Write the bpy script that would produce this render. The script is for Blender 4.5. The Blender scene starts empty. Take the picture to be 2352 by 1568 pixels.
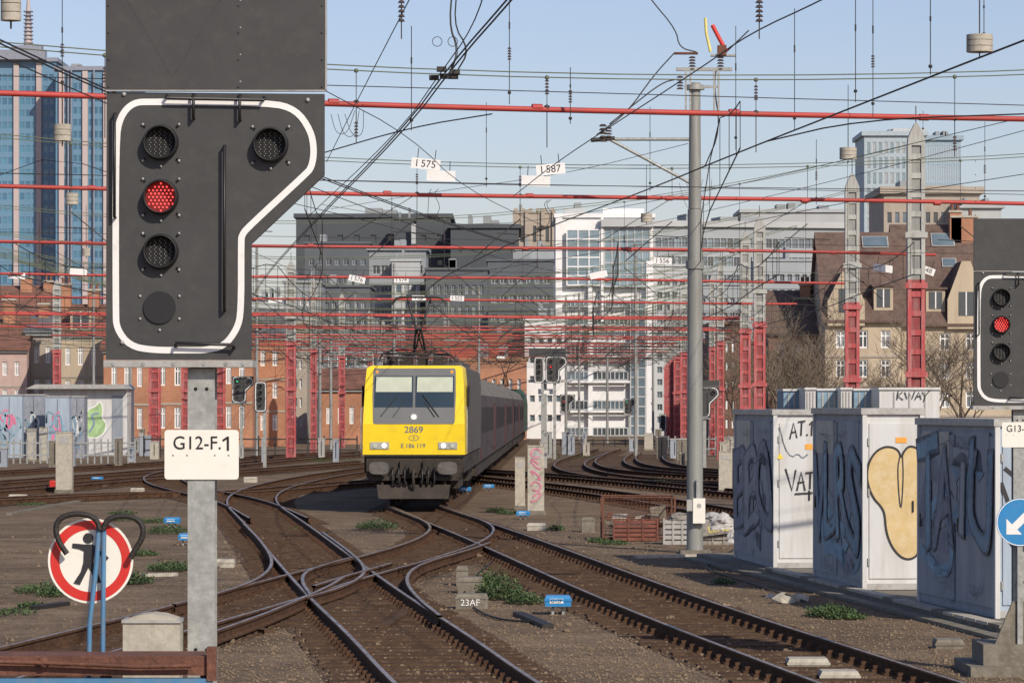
import bpy, math, random
from mathutils import Vector, Matrix
R=random.Random(7)
F=8000.0; CX=1176.0; HY=930.0; CH=3.1
V3=Vector
def P(px,py,Z): return V3(((px-CX)*Z/F, Z, CH+(HY-py)*Z/F))
def G(px,py,z=0.0):
    Z=F*(CH-z)/(py-HY); return V3(((px-CX)*Z/F, Z, z))
COL=bpy.context.scene.collection
# ---------------------------------------------------------------- materials
def lin(c): return (c[0],c[1],c[2],1)
def mat(name,c,r=.7,met=0,var=.15,sc=2.0,bump=0,bsc=30,dirt=0,dirtc=(.08,.06,.045),streak=False,em=None,es=0,thr=.55,spec=None):
    m=bpy.data.materials.new(name); m.use_nodes=True
    nt=m.node_tree; N=nt.nodes; L=nt.links
    bs=N['Principled BSDF']; bs.inputs['Roughness'].default_value=r; bs.inputs['Metallic'].default_value=met
    if spec is not None: bs.inputs['Specular IOR Level'].default_value=spec
    tc=N.new('ShaderNodeTexCoord'); mp=N.new('ShaderNodeMapping'); L.new(tc.outputs['Object'],mp.inputs[0])
    if streak: mp.inputs['Scale'].default_value=(1,1,.12)
    n=N.new('ShaderNodeTexNoise'); n.inputs['Scale'].default_value=sc; n.inputs['Detail'].default_value=6; n.inputs['Roughness'].default_value=.65
    L.new(mp.outputs[0],n.inputs['Vector'])
    mr=N.new('ShaderNodeMapRange'); mr.inputs[1].default_value=.3; mr.inputs[2].default_value=.7
    L.new(n.outputs['Fac'],mr.inputs[0])
    mx=N.new('ShaderNodeMix'); mx.data_type='RGBA'
    mx.inputs[6].default_value=lin([x*(1-var) for x in c]); mx.inputs[7].default_value=lin([min(1,x*(1+var)) for x in c])
    L.new(mr.outputs[0],mx.inputs[0]); out=mx.outputs[2]
    if dirt>0:
        n2=N.new('ShaderNodeTexNoise'); n2.inputs['Scale'].default_value=sc*2.7; n2.inputs['Detail'].default_value=8; n2.inputs['Roughness'].default_value=.7
        L.new(mp.outputs[0],n2.inputs['Vector'])
        m2=N.new('ShaderNodeMapRange'); m2.inputs[1].default_value=thr-.08; m2.inputs[2].default_value=thr+.1; m2.inputs[4].default_value=dirt
        L.new(n2.outputs['Fac'],m2.inputs[0])
        x2=N.new('ShaderNodeMix'); x2.data_type='RGBA'; L.new(m2.outputs[0],x2.inputs[0]); L.new(out,x2.inputs[6]); x2.inputs[7].default_value=lin(dirtc); out=x2.outputs[2]
    L.new(out,bs.inputs['Base Color'])
    if bump>0:
        n3=N.new('ShaderNodeTexNoise'); n3.inputs['Scale'].default_value=bsc; n3.inputs['Detail'].default_value=5
        L.new(tc.outputs['Object'],n3.inputs['Vector'])
        bp=N.new('ShaderNodeBump'); bp.inputs['Strength'].default_value=bump; bp.inputs['Distance'].default_value=.03
        L.new(n3.outputs['Fac'],bp.inputs['Height']); L.new(bp.outputs[0],bs.inputs['Normal'])
    if em:
        bs.inputs['Emission Color'].default_value=lin(em); bs.inputs['Emission Strength'].default_value=es
    return m
def brickmat(name,c1,c2,mortar,scale=3.0):
    m=mat(name,c1,.85,0,.2,.6)
    nt=m.node_tree;N=nt.nodes;L=nt.links;bs=N['Principled BSDF']
    tc=N.new('ShaderNodeTexCoord');sp=N.new('ShaderNodeSeparateXYZ');L.new(tc.outputs['Object'],sp.inputs[0])
    ad=N.new('ShaderNodeMath');L.new(sp.outputs[0],ad.inputs[0]);L.new(sp.outputs[1],ad.inputs[1])
    cb=N.new('ShaderNodeCombineXYZ');L.new(ad.outputs[0],cb.inputs[0]);L.new(sp.outputs[2],cb.inputs[1])
    b=N.new('ShaderNodeTexBrick');b.inputs['Color1'].default_value=lin(c1);b.inputs['Color2'].default_value=lin(c2);b.inputs['Mortar'].default_value=lin(mortar)
    b.inputs['Scale'].default_value=scale;b.inputs['Mortar Size'].default_value=.02
    L.new(cb.outputs[0],b.inputs['Vector'])
    n=N.new('ShaderNodeTexNoise');n.inputs['Scale'].default_value=.5;n.inputs['Detail'].default_value=6;L.new(tc.outputs['Object'],n.inputs['Vector'])
    mx=N.new('ShaderNodeMix');mx.data_type='RGBA';mx.blend_type='MULTIPLY';mx.inputs[0].default_value=.7
    mr=N.new('ShaderNodeMapRange');mr.inputs[1].default_value=.3;mr.inputs[2].default_value=.7;mr.inputs[3].default_value=.65;mr.inputs[4].default_value=1.2
    L.new(n.outputs['Fac'],mr.inputs[0]);L.new(b.outputs['Color'],mx.inputs[6]);L.new(mr.outputs[0],mx.inputs[7]);L.new(mx.outputs[2],bs.inputs['Base Color'])
    return m
def gmat(name,c,r=.12,var=.3,sc=.4,spec=.8):
    return mat(name,c,r,0,var,sc,spec=spec)

M_sig=mat('signal_black',(.043,.044,.044),.6,0,.14,4,dirt=.3,dirtc=(.09,.085,.075),thr=.58)
M_blk=mat('black_paint',(.015,.015,.016),.45,0,.1,5)
M_hole=mat('dark_recess',(.008,.008,.009),.8)
M_white=mat('white_paint',(.78,.78,.76),.5,0,.05,4,dirt=.3,dirtc=(.45,.42,.36),thr=.62)
M_wht2=mat('white_enamel',(.80,.78,.70),.4,0,.04,3,dirt=.25,dirtc=(.5,.45,.36),thr=.62)
M_galv=mat('galvanised_steel',(.36,.37,.35),.5,.2,.25,9,dirt=.45,dirtc=(.2,.21,.2),thr=.5)
M_gpole=mat('grey_pole_paint',(.27,.28,.26),.55,.15,.12,2,dirt=.5,dirtc=(.15,.13,.11),streak=True)
M_grey=mat('light_grey_metal',(.40,.40,.38),.5,.1,.12,3,dirt=.45,dirtc=(.2,.16,.12))
M_red=mat('red_sign',(.60,.03,.022),.4,0,.08,3,dirt=.2,dirtc=(.45,.1,.08))
M_ledr=mat('red_led',(.9,.05,.05),.3,em=(1,.07,.06),es=1.9)
M_ledrb=mat('red_glow_back',(.12,.004,.004),.5,em=(.6,.0,.0),es=.10)
M_ledo=mat('unlit_led',(.45,.45,.43),.25)
M_green=mat('green_led',(.1,.8,.4),.3,em=(.1,1,.45),es=2.2)
M_blue=mat('blue_paint',(.07,.2,.36),.5,0,.15,4,dirt=.4,dirtc=(.2,.2,.2))
M_bsign=mat('blue_sign',(.02,.22,.50),.4,0,.08,3,dirt=.2,dirtc=(.15,.25,.4))
M_rub=mat('black_rubber',(.022,.018,.015),.6,bump=.3,bsc=90)
M_rust=mat('rusty_steel',(.15,.062,.038),.8,.1,.4,4,bump=.4,bsc=30,dirt=.6,dirtc=(.08,.036,.024))
M_rail=mat('rusty_rail',(.092,.052,.033),.95,0,.35,5,dirt=.3,dirtc=(.045,.028,.019),spec=.08)
M_steel=mat('polished_rail_head',(.42,.36,.30),.42,.6,.15,1,dirt=.75,dirtc=(.15,.095,.062),thr=.5)
M_slp=mat('old_timber_sleeper',(.084,.052,.033),.95,0,.45,3,bump=.5,bsc=25,dirt=.5,dirtc=(.14,.094,.06),spec=.1)
M_bed=mat('oily_ballast',(.125,.083,.053),.95,0,.5,5,bump=.8,bsc=16,dirt=.7,dirtc=(.072,.046,.031),thr=.5,spec=.1)
M_stone=mat('ballast_stone',(.225,.170,.115),.95,0,.4,3.3,dirt=.6,dirtc=(.14,.098,.064),thr=.5,spec=.15)
M_conc=mat('weathered_concrete',(.44,.41,.34),.9,0,.15,4,bump=.2,bsc=30,dirt=.5,dirtc=(.24,.21,.17))
M_concd=mat('dark_concrete',(.21,.19,.15),.9,0,.25,3,bump=.4,bsc=20,dirt=.6,dirtc=(.11,.095,.07),thr=.5)
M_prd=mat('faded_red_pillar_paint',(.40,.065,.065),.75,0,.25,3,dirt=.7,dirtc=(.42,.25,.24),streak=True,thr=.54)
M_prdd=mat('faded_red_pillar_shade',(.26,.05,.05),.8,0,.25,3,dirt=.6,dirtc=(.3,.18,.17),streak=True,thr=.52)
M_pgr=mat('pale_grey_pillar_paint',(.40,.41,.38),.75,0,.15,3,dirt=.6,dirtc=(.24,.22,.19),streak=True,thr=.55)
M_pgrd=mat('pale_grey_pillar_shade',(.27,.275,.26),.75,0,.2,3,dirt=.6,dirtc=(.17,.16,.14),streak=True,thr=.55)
M_tube=mat('red_span_tube',(.42,.05,.04),.6,0,.2,.6,dirt=.5,dirtc=(.27,.06,.05))
M_cgrn=mat('green_cable',(.12,.145,.09),.7,0,.2,1)
M_wire=mat('dark_wire',(.04,.037,.034),.6,.2,.2,1)
M_ins=mat('brown_insulator',(.07,.05,.045),.3,0,.2,6)
M_yel=mat('yellow_loco_paint',(.82,.60,.014),.35,0,.05,1.5,dirt=.35,dirtc=(.5,.36,.04),thr=.6)
M_lgr=mat('loco_grey',(.125,.13,.132),.45,0,.1,2)
M_lsd=mat('loco_side_grey',(.105,.098,.094),.7,0,.25,1,dirt=.4,spec=.25)
M_under=mat('underframe_dirt',(.036,.028,.022),.85,0,.4,3,bump=.3,dirt=.4,dirtc=(.07,.052,.038))
M_glass=gmat('dark_glass',(.025,.045,.06))
M_cglass=gmat('coach_glass',(.022,.022,.026),.5,spec=.15)
M_blind=mat('pale_blind',(.46,.50,.40),.7,0,.1,3)
M_coach=mat('coach_mauve_grey',(.092,.078,.080),.85,0,.2,.4,dirt=.4,dirtc=(.060,.050,.047),streak=True,spec=.1)
M_croof=mat('coach_roof',(.18,.168,.155),.85,0,.15,.5,dirt=.4,dirtc=(.11,.096,.083),spec=.15)
M_cdoor=mat('coach_door_red',(.11,.045,.05),.85,spec=.1)
M_lamp=mat('headlamp',(1,.95,.8),.2,em=(1,.93,.75),es=1.3)
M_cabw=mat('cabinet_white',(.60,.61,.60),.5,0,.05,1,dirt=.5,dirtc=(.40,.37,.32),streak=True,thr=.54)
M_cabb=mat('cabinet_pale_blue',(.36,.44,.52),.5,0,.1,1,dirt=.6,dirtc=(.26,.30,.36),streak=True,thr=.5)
M_cabg=mat('cabinet_weathered_shaded_side',(.32,.35,.38),.6,0,.25,1.0,dirt=.65,dirtc=(.20,.235,.29),streak=True,thr=.5)  # weathered grey-blue, darkened further to paint shade onto the cabinet sides
M_gbl=mat('spray_blue',(.15,.27,.37),.7,0,.3,2.5,dirt=.7,dirtc=(.27,.33,.38),thr=.48)
M_glb=mat('spray_light_blue',(.26,.43,.52),.7,0,.3,2.5,dirt=.7,dirtc=(.22,.30,.38),thr=.48)
M_gpu=mat('spray_slate',(.21,.23,.28),.7,0,.3,2.5,dirt=.6,dirtc=(.30,.32,.35),thr=.48)
M_gbk=mat('spray_black',(.022,.022,.026),.6)
M_gln=mat('faded_dark_spray_line',(.075,.085,.105),.7,0,.4,5,dirt=.9,dirtc=(.25,.28,.32),thr=.49)
M_gyl=mat('spray_sand_yellow',(.58,.43,.20),.7,0,.1,2.5,dirt=.6,dirtc=(.64,.53,.34),thr=.5)
M_gpk=mat('spray_pink',(.65,.18,.3),.7)
M_ggn=mat('spray_green',(.35,.52,.25),.7,0,.3,2)
M_leaf=mat('weed_leaf',(.065,.11,.035),.8,0,.5,8)
M_bark=mat('twig_bark',(.16,.125,.09),.9,0,.3,3)
M_glow=mat('orange_sticker',(.8,.35,.05),.5)

# ---------------------------------------------------------------- mesh builder
class B:
    def __init__(s,M=None): s.v=[];s.f=[];s.m=[];s.sm=[];s.mats=[];s.M=M
    def mi(s,m):
        if m not in s.mats: s.mats.append(m)
        return s.mats.index(m)
    def add(s,vs,fs,m,sm=False):
        o=len(s.v); k=s.mi(m)
        for p in vs:
            p=V3(p)
            s.v.append(s.M@p if s.M else p)
        for f in fs: s.f.append([o+i for i in f]); s.m.append(k); s.sm.append(sm)
    def box(s,a,b,m):
        x0,y0,z0=a;x1,y1,z1=b
        s.add([(x0,y0,z0),(x1,y0,z0),(x1,y1,z0),(x0,y1,z0),(x0,y0,z1),(x1,y0,z1),(x1,y1,z1),(x0,y1,z1)],
          [(0,3,2,1),(4,5,6,7),(0,1,5,4),(1,2,6,5),(2,3,7,6),(3,0,4,7)],m)
    def obox(s,c,u,v,w,m):
        c=V3(c);u=V3(u);v=V3(v);w=V3(w)
        s.add([c-u-v-w,c+u-v-w,c+u+v-w,c-u+v-w,c-u-v+w,c+u-v+w,c+u+v+w,c-u+v+w],
          [(0,3,2,1),(4,5,6,7),(0,1,5,4),(1,2,6,5),(2,3,7,6),(3,0,4,7)],m)
    def quad(s,a,b,c,d,m): s.add([a,b,c,d],[(0,1,2,3)],m)
    def tube(s,pts,r,m,n=6,closed=False):
        pts=[V3(p) for p in pts]; k=len(pts); rs=r if isinstance(r,(list,tuple)) else [r]*k
        vs=[];fs=[];prev=None
        for i,p in enumerate(pts):
            if closed: t=pts[(i+1)%k]-pts[i-1]
            else: t=pts[min(i+1,k-1)]-pts[max(i-1,0)]
            if t.length<1e-9: t=V3((0,0,1))
            t.normalize()
            if prev is None:
                a=V3((0,0,1)) if abs(t.z)<.9 else V3((1,0,0)); u=t.cross(a).normalized()
            else:
                u=prev-t*prev.dot(t)
                u=u.normalized() if u.length>1e-6 else t.cross(V3((0,1,0))).normalized()
            prev=u; w=t.cross(u)
            for j in range(n):
                a=2*math.pi*j/n; vs.append(p+(u*math.cos(a)+w*math.sin(a))*rs[i])
        for i in range(k if closed else k-1):
            i2=(i+1)%k
            for j in range(n):
                j2=(j+1)%n; fs.append((i*n+j,i*n+j2,i2*n+j2,i2*n+j))
        s.add(vs,fs,m,n>5)
        if not closed:
            s.add(vs[:n],[tuple(range(n))[::-1]],m); s.add(vs[-n:],[tuple(range(n))],m)
    def cyl(s,a,b,r,m,n=16,r2=None): s.tube([a,b],[r,r if r2 is None else r2],m,n)
    def prism(s,pts,e,m,mside=None):
        pts=[V3(p) for p in pts]; e=V3(e); n=len(pts)
        s.add(pts,[tuple(range(n))],m); s.add([p+e for p in pts],[tuple(range(n))[::-1]],m)
        s.add(pts+[p+e for p in pts],[(i,(i+1)%n,(i+1)%n+n,i+n) for i in range(n)],mside or m)
    def disc(s,c,u,v,r,m,n=24):
        c=V3(c);u=V3(u);v=V3(v)
        s.add([c+u*(r*math.cos(2*math.pi*i/n))+v*(r*math.sin(2*math.pi*i/n)) for i in range(n)],[tuple(range(n))],m)
    def ball(s,c,r,m,n=8,sq=(1,1,1)):
        c=V3(c);vs=[];fs=[]
        for i in range(n//2+1):
            th=math.pi*i/(n//2)
            for j in range(n):
                ph=2*math.pi*j/n
                vs.append(c+V3((r*sq[0]*math.sin(th)*math.cos(ph),r*sq[1]*math.sin(th)*math.sin(ph),r*sq[2]*math.cos(th))))
        for i in range(n//2):
            for j in range(n): fs.append((i*n+j,(i+1)*n+j,(i+1)*n+(j+1)%n,i*n+(j+1)%n))
        s.add(vs,fs,m,True)
    def ribbon(s,O,U,V,pts,w,m,off=.004,closed=False):
        O=V3(O);U=V3(U);V=V3(V);N=U.cross(V)
        k=len(pts);L=[];Rr=[]
        for i in range(k):
            if closed: a=pts[i-1];c=pts[(i+1)%k]
            else: a=pts[max(0,i-1)];c=pts[min(k-1,i+1)]
            dx=c[0]-a[0];dy=c[1]-a[1];l=math.hypot(dx,dy) or 1
            nx,ny=-dy/l,dx/l;x,y=pts[i]
            L.append(O+U*(x+nx*w/2)+V*(y+ny*w/2)+N*off);Rr.append(O+U*(x-nx*w/2)+V*(y-ny*w/2)+N*off)
        fs=[(i,k+i,k+(i+1)%k,(i+1)%k) for i in range(k if closed else k-1)]
        s.add(L+Rr,fs,m)
    def sweep(s,pts,prof,mats):
        n=len(prof);vs=[]
        for i,p in enumerate(pts):
            t=pts[min(i+1,len(pts)-1)]-pts[max(0,i-1)];t=V3((t.x,t.y,0)).normalized();sd=V3((t.y,-t.x,0))
            for (dx,dz) in prof: vs.append(p+sd*dx+V3((0,0,dz)))
        o=len(s.v)
        for p in vs: s.v.append(s.M@p if s.M else p)
        for i in range(len(pts)-1):
            for j in range(n):
                j2=(j+1)%n
                s.f.append([o+i*n+j,o+i*n+j2,o+(i+1)*n+j2,o+(i+1)*n+j]);s.m.append(s.mi(mats[j]));s.sm.append(False)
def chaikin(pts,it=2,closed=False):
    pts=[V3(p) if len(p)==3 else tuple(p) for p in pts]
    lerp=(lambda a,b,t: a+(b-a)*t) if isinstance(pts[0],Vector) else (lambda a,b,t:(a[0]+(b[0]-a[0])*t,a[1]+(b[1]-a[1])*t))
    for _ in range(it):
        out=[] if closed else [pts[0]]
        k=len(pts)
        for i in range(k if closed else k-1):
            a=pts[i];b=pts[(i+1)%k]
            out+= [lerp(a,b,.25),lerp(a,b,.75)]
        if not closed: out.append(pts[-1])
        pts=out
    return pts
LOC={};KIDS={}
def thing(name,label,cat,loc,group=None):
    o=bpy.data.objects.new(name,None);o.location=loc;o.empty_display_size=.2;COL.objects.link(o)
    o['label']=label;o['category']=cat
    if group:o['group']=group
    LOC[o]=V3(loc);KIDS[o]=[];return o
def mesh_of(name,b,org):
    me=bpy.data.meshes.new(name);me.from_pydata([v-org for v in b.v],[],b.f)
    for m in b.mats: me.materials.append(m)
    me.polygons.foreach_set('material_index',b.m);me.polygons.foreach_set('use_smooth',b.sm);me.update();return me
def part(name,b,parent,label=None,kind=None):
    o=bpy.data.objects.new(name,mesh_of(name,b,LOC[parent]));COL.objects.link(o);o.parent=parent
    if label:o['label']=label
    if kind:o['kind']=kind
    LOC[o]=LOC[parent];KIDS[o]=[];KIDS[parent].append(o);return o
def solo(name,b,label=None,cat=None,group=None,kind=None):
    xs=[v.x for v in b.v];ys=[v.y for v in b.v];zs=[v.z for v in b.v]
    org=V3(((min(xs)+max(xs))/2,(min(ys)+max(ys))/2,min(zs)))
    o=bpy.data.objects.new(name,mesh_of(name,b,org));o.location=org;COL.objects.link(o)
    if label:o['label']=label
    if cat:o['category']=cat
    if group:o['group']=group
    if kind:o['kind']=kind
    LOC[o]=org;KIDS[o]=[];return o
def copy_thing(o,loc,rz=0,label=None,scale=None):
    def rec(src,par):
        c=src.copy();COL.objects.link(c)
        if par:c.parent=par
        KIDS[c]=[]
        for k in KIDS[src]: KIDS[c].append(rec(k,c))
        return c
    n=rec(o,None);n.location=loc;n.rotation_euler=(0,0,rz);LOC[n]=V3(loc)
    if scale:n.scale=scale
    if label:n['label']=label
    return n
def textmesh(s,size,bold=0.0,shear=0,space=1.0):
    cu=bpy.data.curves.new('t','FONT');cu.body=s;cu.size=size;cu.align_x='CENTER';cu.align_y='CENTER';cu.offset=bold;cu.shear=shear;cu.space_character=space
    ob=bpy.data.objects.new('t',cu);COL.objects.link(ob);bpy.context.view_layer.update()
    me=bpy.data.meshes.new_from_object(ob.evaluated_get(bpy.context.evaluated_depsgraph_get()))
    bpy.data.objects.remove(ob);return me
def text(s,size,c,U,V,m,parent,name='lettering',off=.004,sx=1.0,bold=0.0):
    U=V3(U).normalized();V=V3(V).normalized();N=U.cross(V);c=V3(c);me=textmesh(s,size,bold)
    b=B();vs=[c+U*(v.co.x*sx)+V*v.co.y+N*off for v in me.vertices]
    b.add(vs,[tuple(p.vertices) for p in me.polygons],m)
    return part(name,b,parent)
def grafletters(s,O,U,V,w,h,fill,parent,off=.006,line=M_gln,wob=.07,seed=1,thick=.05):
    r=random.Random(seed);N=V3(U).cross(V3(V));O=V3(O);b=B();n=len(s);cw=w/n
    for i,ch in enumerate(s):
        rot=r.uniform(-.25,.25);hh=h*r.uniform(.8,1.0);dz=r.uniform(0,h-hh)
        for k,(bd,m) in enumerate(((thick,line),(thick*.1,fill))):
            me=textmesh(ch,1.0,bd);xs=[v.co.x for v in me.vertices];ys=[v.co.y for v in me.vertices]
            if k==0: x0,x1,y0,y1=min(xs),max(xs),min(ys),max(ys)
            vs=[]
            for v in me.vertices:
                x=(v.co.x-x0)/(x1-x0)-.5;y=(v.co.y-y0)/(y1-y0)-.5
                x2=x*1.3+rot*y+wob*math.sin(y*6+i*2);y2=y+wob*math.sin(x*5+i)
                vs.append(O+V3(U)*(cw*(i+.5)+x2*cw)+V3(V)*(dz+hh*(y2+.5))+N*(off+.002*k+.0045*i))
            b.add(vs,[tuple(p.vertices) for p in me.polygons],m if not(k==1 and isinstance(fill,list)) else fill[i%len(fill)])
    return part('graffiti',b,parent)
X=V3((1,0,0));Y=V3((0,1,0));Zv=V3((0,0,1))

# ---------------------------------------------------------------- world / camera / sun
sc=bpy.context.scene
w=bpy.data.worlds.new('World');sc.world=w;w.use_nodes=True
nt=w.node_tree;sky=nt.nodes.new('ShaderNodeTexSky');sky.sky_type='NISHITA';sky.sun_disc=False
sky.sun_elevation=math.radians(34);sky.sun_rotation=math.radians(150);sky.air_density=1.0;sky.dust_density=.9;sky.ozone_density=1.6
bg=nt.nodes['Background'];tint=nt.nodes.new('ShaderNodeMix');tint.data_type='RGBA';tint.blend_type='MULTIPLY';tint.inputs[0].default_value=1;tint.inputs[7].default_value=(.98,.91,1.04,1)
nt.links.new(sky.outputs[0],tint.inputs[6]);nt.links.new(tint.outputs[2],bg.inputs[0]);bg.inputs[1].default_value=.110
sl=bpy.data.lights.new('sun','SUN');sl.energy=4.0;sl.angle=math.radians(.5);sl.color=(1,.90,.76)
so=bpy.data.objects.new('sun',sl);COL.objects.link(so)
el=math.radians(34);az=math.radians(150)
sv=V3((math.sin(az)*math.cos(el),math.cos(az)*math.cos(el),math.sin(el)))
so.rotation_euler=(-sv).to_track_quat('-Z','Y').to_euler()
cam=bpy.data.cameras.new('camera');co=bpy.data.objects.new('camera',cam);COL.objects.link(co)
co.location=(0,0,CH);co.rotation_euler=(math.pi/2,0,0);cam.lens=36*F/2352;cam.sensor_width=36;cam.shift_y=146/2352
cam.clip_end=9000;cam.clip_start=.5;sc.camera=co
sc.view_settings.view_transform='Standard';sc.view_settings.look='None'

# ---------------------------------------------------------------- ground
def ground_mat():
    m=mat('brown_gravel_ground',(.195,.143,.095),.95,0,.35,.35,bump=1,bsc=18,dirt=.65,dirtc=(.115,.080,.052),thr=.52,spec=.12)
    nt=m.node_tree;N=nt.nodes;L=nt.links;bs=N['Principled BSDF']
    src=bs.inputs['Base Color'].links[0].from_socket
    tc=N.new('ShaderNodeTexCoord');v=N.new('ShaderNodeTexVoronoi');v.inputs['Scale'].default_value=22
    L.new(tc.outputs['Object'],v.inputs['Vector'])
    mr=N.new('ShaderNodeMapRange');mr.inputs[3].default_value=.7;mr.inputs[4].default_value=1.3
    sp=N.new('ShaderNodeSeparateColor');L.new(v.outputs['Color'],sp.inputs[0]);L.new(sp.outputs[0],mr.inputs[0])
    mx=N.new('ShaderNodeMix');mx.data_type='RGBA';mx.blend_type='MULTIPLY';mx.inputs[0].default_value=1
    L.new(src,mx.inputs[6]);L.new(mr.outputs[0],mx.inputs[7]);L.new(mx.outputs[2],bs.inputs['Base Color'])
    return m
M_gnd=ground_mat()
b=B();b.quad((-3000,-60,0),(3000,-60,0),(3000,6000,0),(-3000,6000,0),M_gnd)
g=solo('ground',b,kind='structure');
# ---------------------------------------------------------------- tracks
PROF=[(-.07,0),(-.07,.02),(-.014,.04),(-.014,.12),(-.036,.13),(-.036,.152),(-.027,.162),(.027,.162),(.036,.152),(.036,.13),(.014,.12),(.014,.04),(.07,.02),(.07,0)]
PM=[M_rail]*6+[M_steel]+[M_rail]*7
tidx=[0]
def world_line(px,z=.16,it=3):
    return chaikin([G(a,c,z) for a,c in px],it)
def railsweep(pl,dz,parent,name='rail'):
    b=B();b.sweep([V3((p.x,p.y,.0+dz)) for p in pl],PROF,PM);return part(name,b,parent)
def offset(pl,d):
    out=[]
    for i,p in enumerate(pl):
        t=pl[min(i+1,len(pl)-1)]-pl[max(0,i-1)];t=V3((t.x,t.y,0)).normalized();out.append(p+V3((t.y,-t.x,0))*d)
    return out
def track(px,label,sleepers=True,world=None):
    i=tidx[0];tidx[0]+=1
    pl=world or world_line(px)
    root=thing('railway_track',label,'railway track',V3((pl[0].x,pl[0].y,0)),'railway tracks of the yard')
    dz=.012+.0023*(i%9)
    railsweep(offset(pl,.753),dz,root);railsweep(offset(pl,-.753),dz,root)
    bb=B();a=offset(pl,1.35);c=offset(pl,-1.35);z=.004+.0007*i
    for k in range(len(pl)-1):
        bb.quad((c[k].x,c[k].y,z),(a[k].x,a[k].y,z),(a[k+1].x,a[k+1].y,z),(c[k+1].x,c[k+1].y,z),M_bed)
    part('ballast_bed',bb,root,kind='stuff')
    if sleepers:
        bs=B();d=0;nxt=.3
        for k in range(len(pl)-1):
            p,q=pl[k],pl[k+1];l=(q-p).length;t=(q-p).normalized();sd=V3((t.y,-t.x,0))
            while nxt<d+l:
                c0=p+t*(nxt-d);c0=V3((c0.x,c0.y,.0+R.uniform(-.004,.012)))
                if 30<c0.y<150:
                    bs.obox(c0,sd*(1.25+R.uniform(-.06,.1)),t*.125,V3((0,0,.022)),M_slp)
                    for s_ in (-1,1):
                        bs.obox(c0+sd*s_*.753+V3((0,0,.03)),sd*.17,t*.09,V3((0,0,.012)),M_rail)
                        for e_ in (-1,1): bs.obox(c0+sd*(s_*.753+e_*.11)+V3((0,0,.06)),sd*.03,t*.035,V3((0,0,.03)),M_rail)
                nxt+=.62
            d+=l
        if bs.v: part('timber_sleeper',bs,root,kind='stuff')
    return root
TR=track([(2500,1726),(2042,1568),(1515,1385),(1185,1250),(1080,1210),(948,1162)],'rusty rails on dark timber sleepers in front of the yellow locomotive',True,None)
d=V3((.01475,1,0))
p0=G(948,1162,.16)
track(None,'straight track carrying the passenger train',False,[p0,p0+d*60,p0+d*230])
track([(1330,1760),(1065,1568),(940,1460),(820,1370),(718,1280),(630,1200),(568,1152),(600,1122),(710,1096),(830,1078),(960,1062)],'curving track with worn shiny rail heads through the crossing')
track([(-380,1640),(-160,1568),(142,1490),(532,1388),(740,1325),(900,1285),(1030,1245),(1068,1215),(1042,1195),(950,1160)],'crossover track joining the locomotive track over a diamond crossing')
track([(1000,1088),(1250,1113),(1500,1146),(1720,1186),(2100,1270),(2500,1350)],'siding track behind the wire cage')
track([(1040,1075),(1400,1100),(1700,1130),(2200,1175)],'rusty siding track crossing the yard')
track([(2100,1140),(1700,1110),(1450,1100),(1325,1082),(1300,1064),(1345,1046),(1400,1030)],'curved yard track bending toward the white building')
track([(1900,1105),(1560,1088),(1425,1076),(1392,1058),(1425,1040)],'curved yard track in gravel')
track([(1800,1090),(1540,1074),(1485,1056),(1500,1038)],'curved yard track near the bumper rail')
track([(-200,1118),(-50,1110),(300,1085),(560,1062),(800,1043)],'yard track running past the concrete post')
track([(-200,1095),(-50,1085),(300,1066),(800,1036)],'yard track beside the graffiti hut')
track([(640,1190),(560,1150),(440,1125),(375,1107),(372,1090),(450,1074),(700,1050)],'curved yard track with a tight bend')
track([(930,1100),(760,1110),(560,1130),(300,1130),(-100,1150)],'track crossing the yard ladder')
track([(-200,1140),(60,1120),(330,1098),(600,1078),(860,1058)],'yard track in dark oily ballast')
def slip(px,dz,label):
    pl=world_line(px);b=B();b.sweep([V3((p.x,p.y,dz)) for p in pl],PROF,PM);solo('switch_rail',b,label,'rail','curved slip rails of the crossing')
slip([(400,1392),(540,1356),(608,1325),(630,1292),(600,1245),(560,1205)],.037,'curved slip rail with rusty web beside the crossing')
slip([(715,1372),(692,1340),(700,1316),(752,1298),(812,1282)],.041,'tightly curved slip rail inside the diamond crossing')
slip([(700,1378),(790,1352),(838,1325),(835,1300),(800,1268),(740,1225)],.045,'long slip rail curving away from the crossing')
slip([(1010,1420),(960,1380),(933,1345),(938,1318),(975,1296),(1060,1272),(1125,1250)],.049,'outer slip rail with shiny head')
slip([(480,1462),(600,1420),(690,1382),(760,1350),(790,1330)],.053,'check rail beside the crossing frog')
slip([(720,1352),(790,1330),(860,1310),(900,1298)],.057,'short guard rail at the crossing')
def stones():
    b=B();k=b.mi(M_stone)
    for i in range(34000):
        Z=36+(R.random()**1.7)*52;x=R.uniform(-1,1)*Z*.152
        if x<-.085*Z and R.random()<.75: continue
        r=R.uniform(.008,.022)*(2.2 if R.random()<.025 else 1);h=r*R.uniform(.5,1.0);o=len(b.v);a0=R.random()*6
        c=V3((x,Z,.004))
        for j in range(4):
            a=a0+j*1.57+R.uniform(-.3,.3);b.v.append(c+V3((r*math.cos(a),r*math.sin(a),0)))
        for j in range(3):
            a=a0+.5+j*2.1;b.v.append(c+V3((r*.55*math.cos(a),r*.55*math.sin(a),h)))
        for f in ((4,5,6),(0,1,4),(1,5,4),(1,2,5),(2,6,5),(2,3,6),(3,4,6),(3,0,4)):
            b.f.append([o+q for q in f]);b.m.append(k);b.sm.append(False)
    solo('gravel',b,kind='stuff')
stones()

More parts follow.
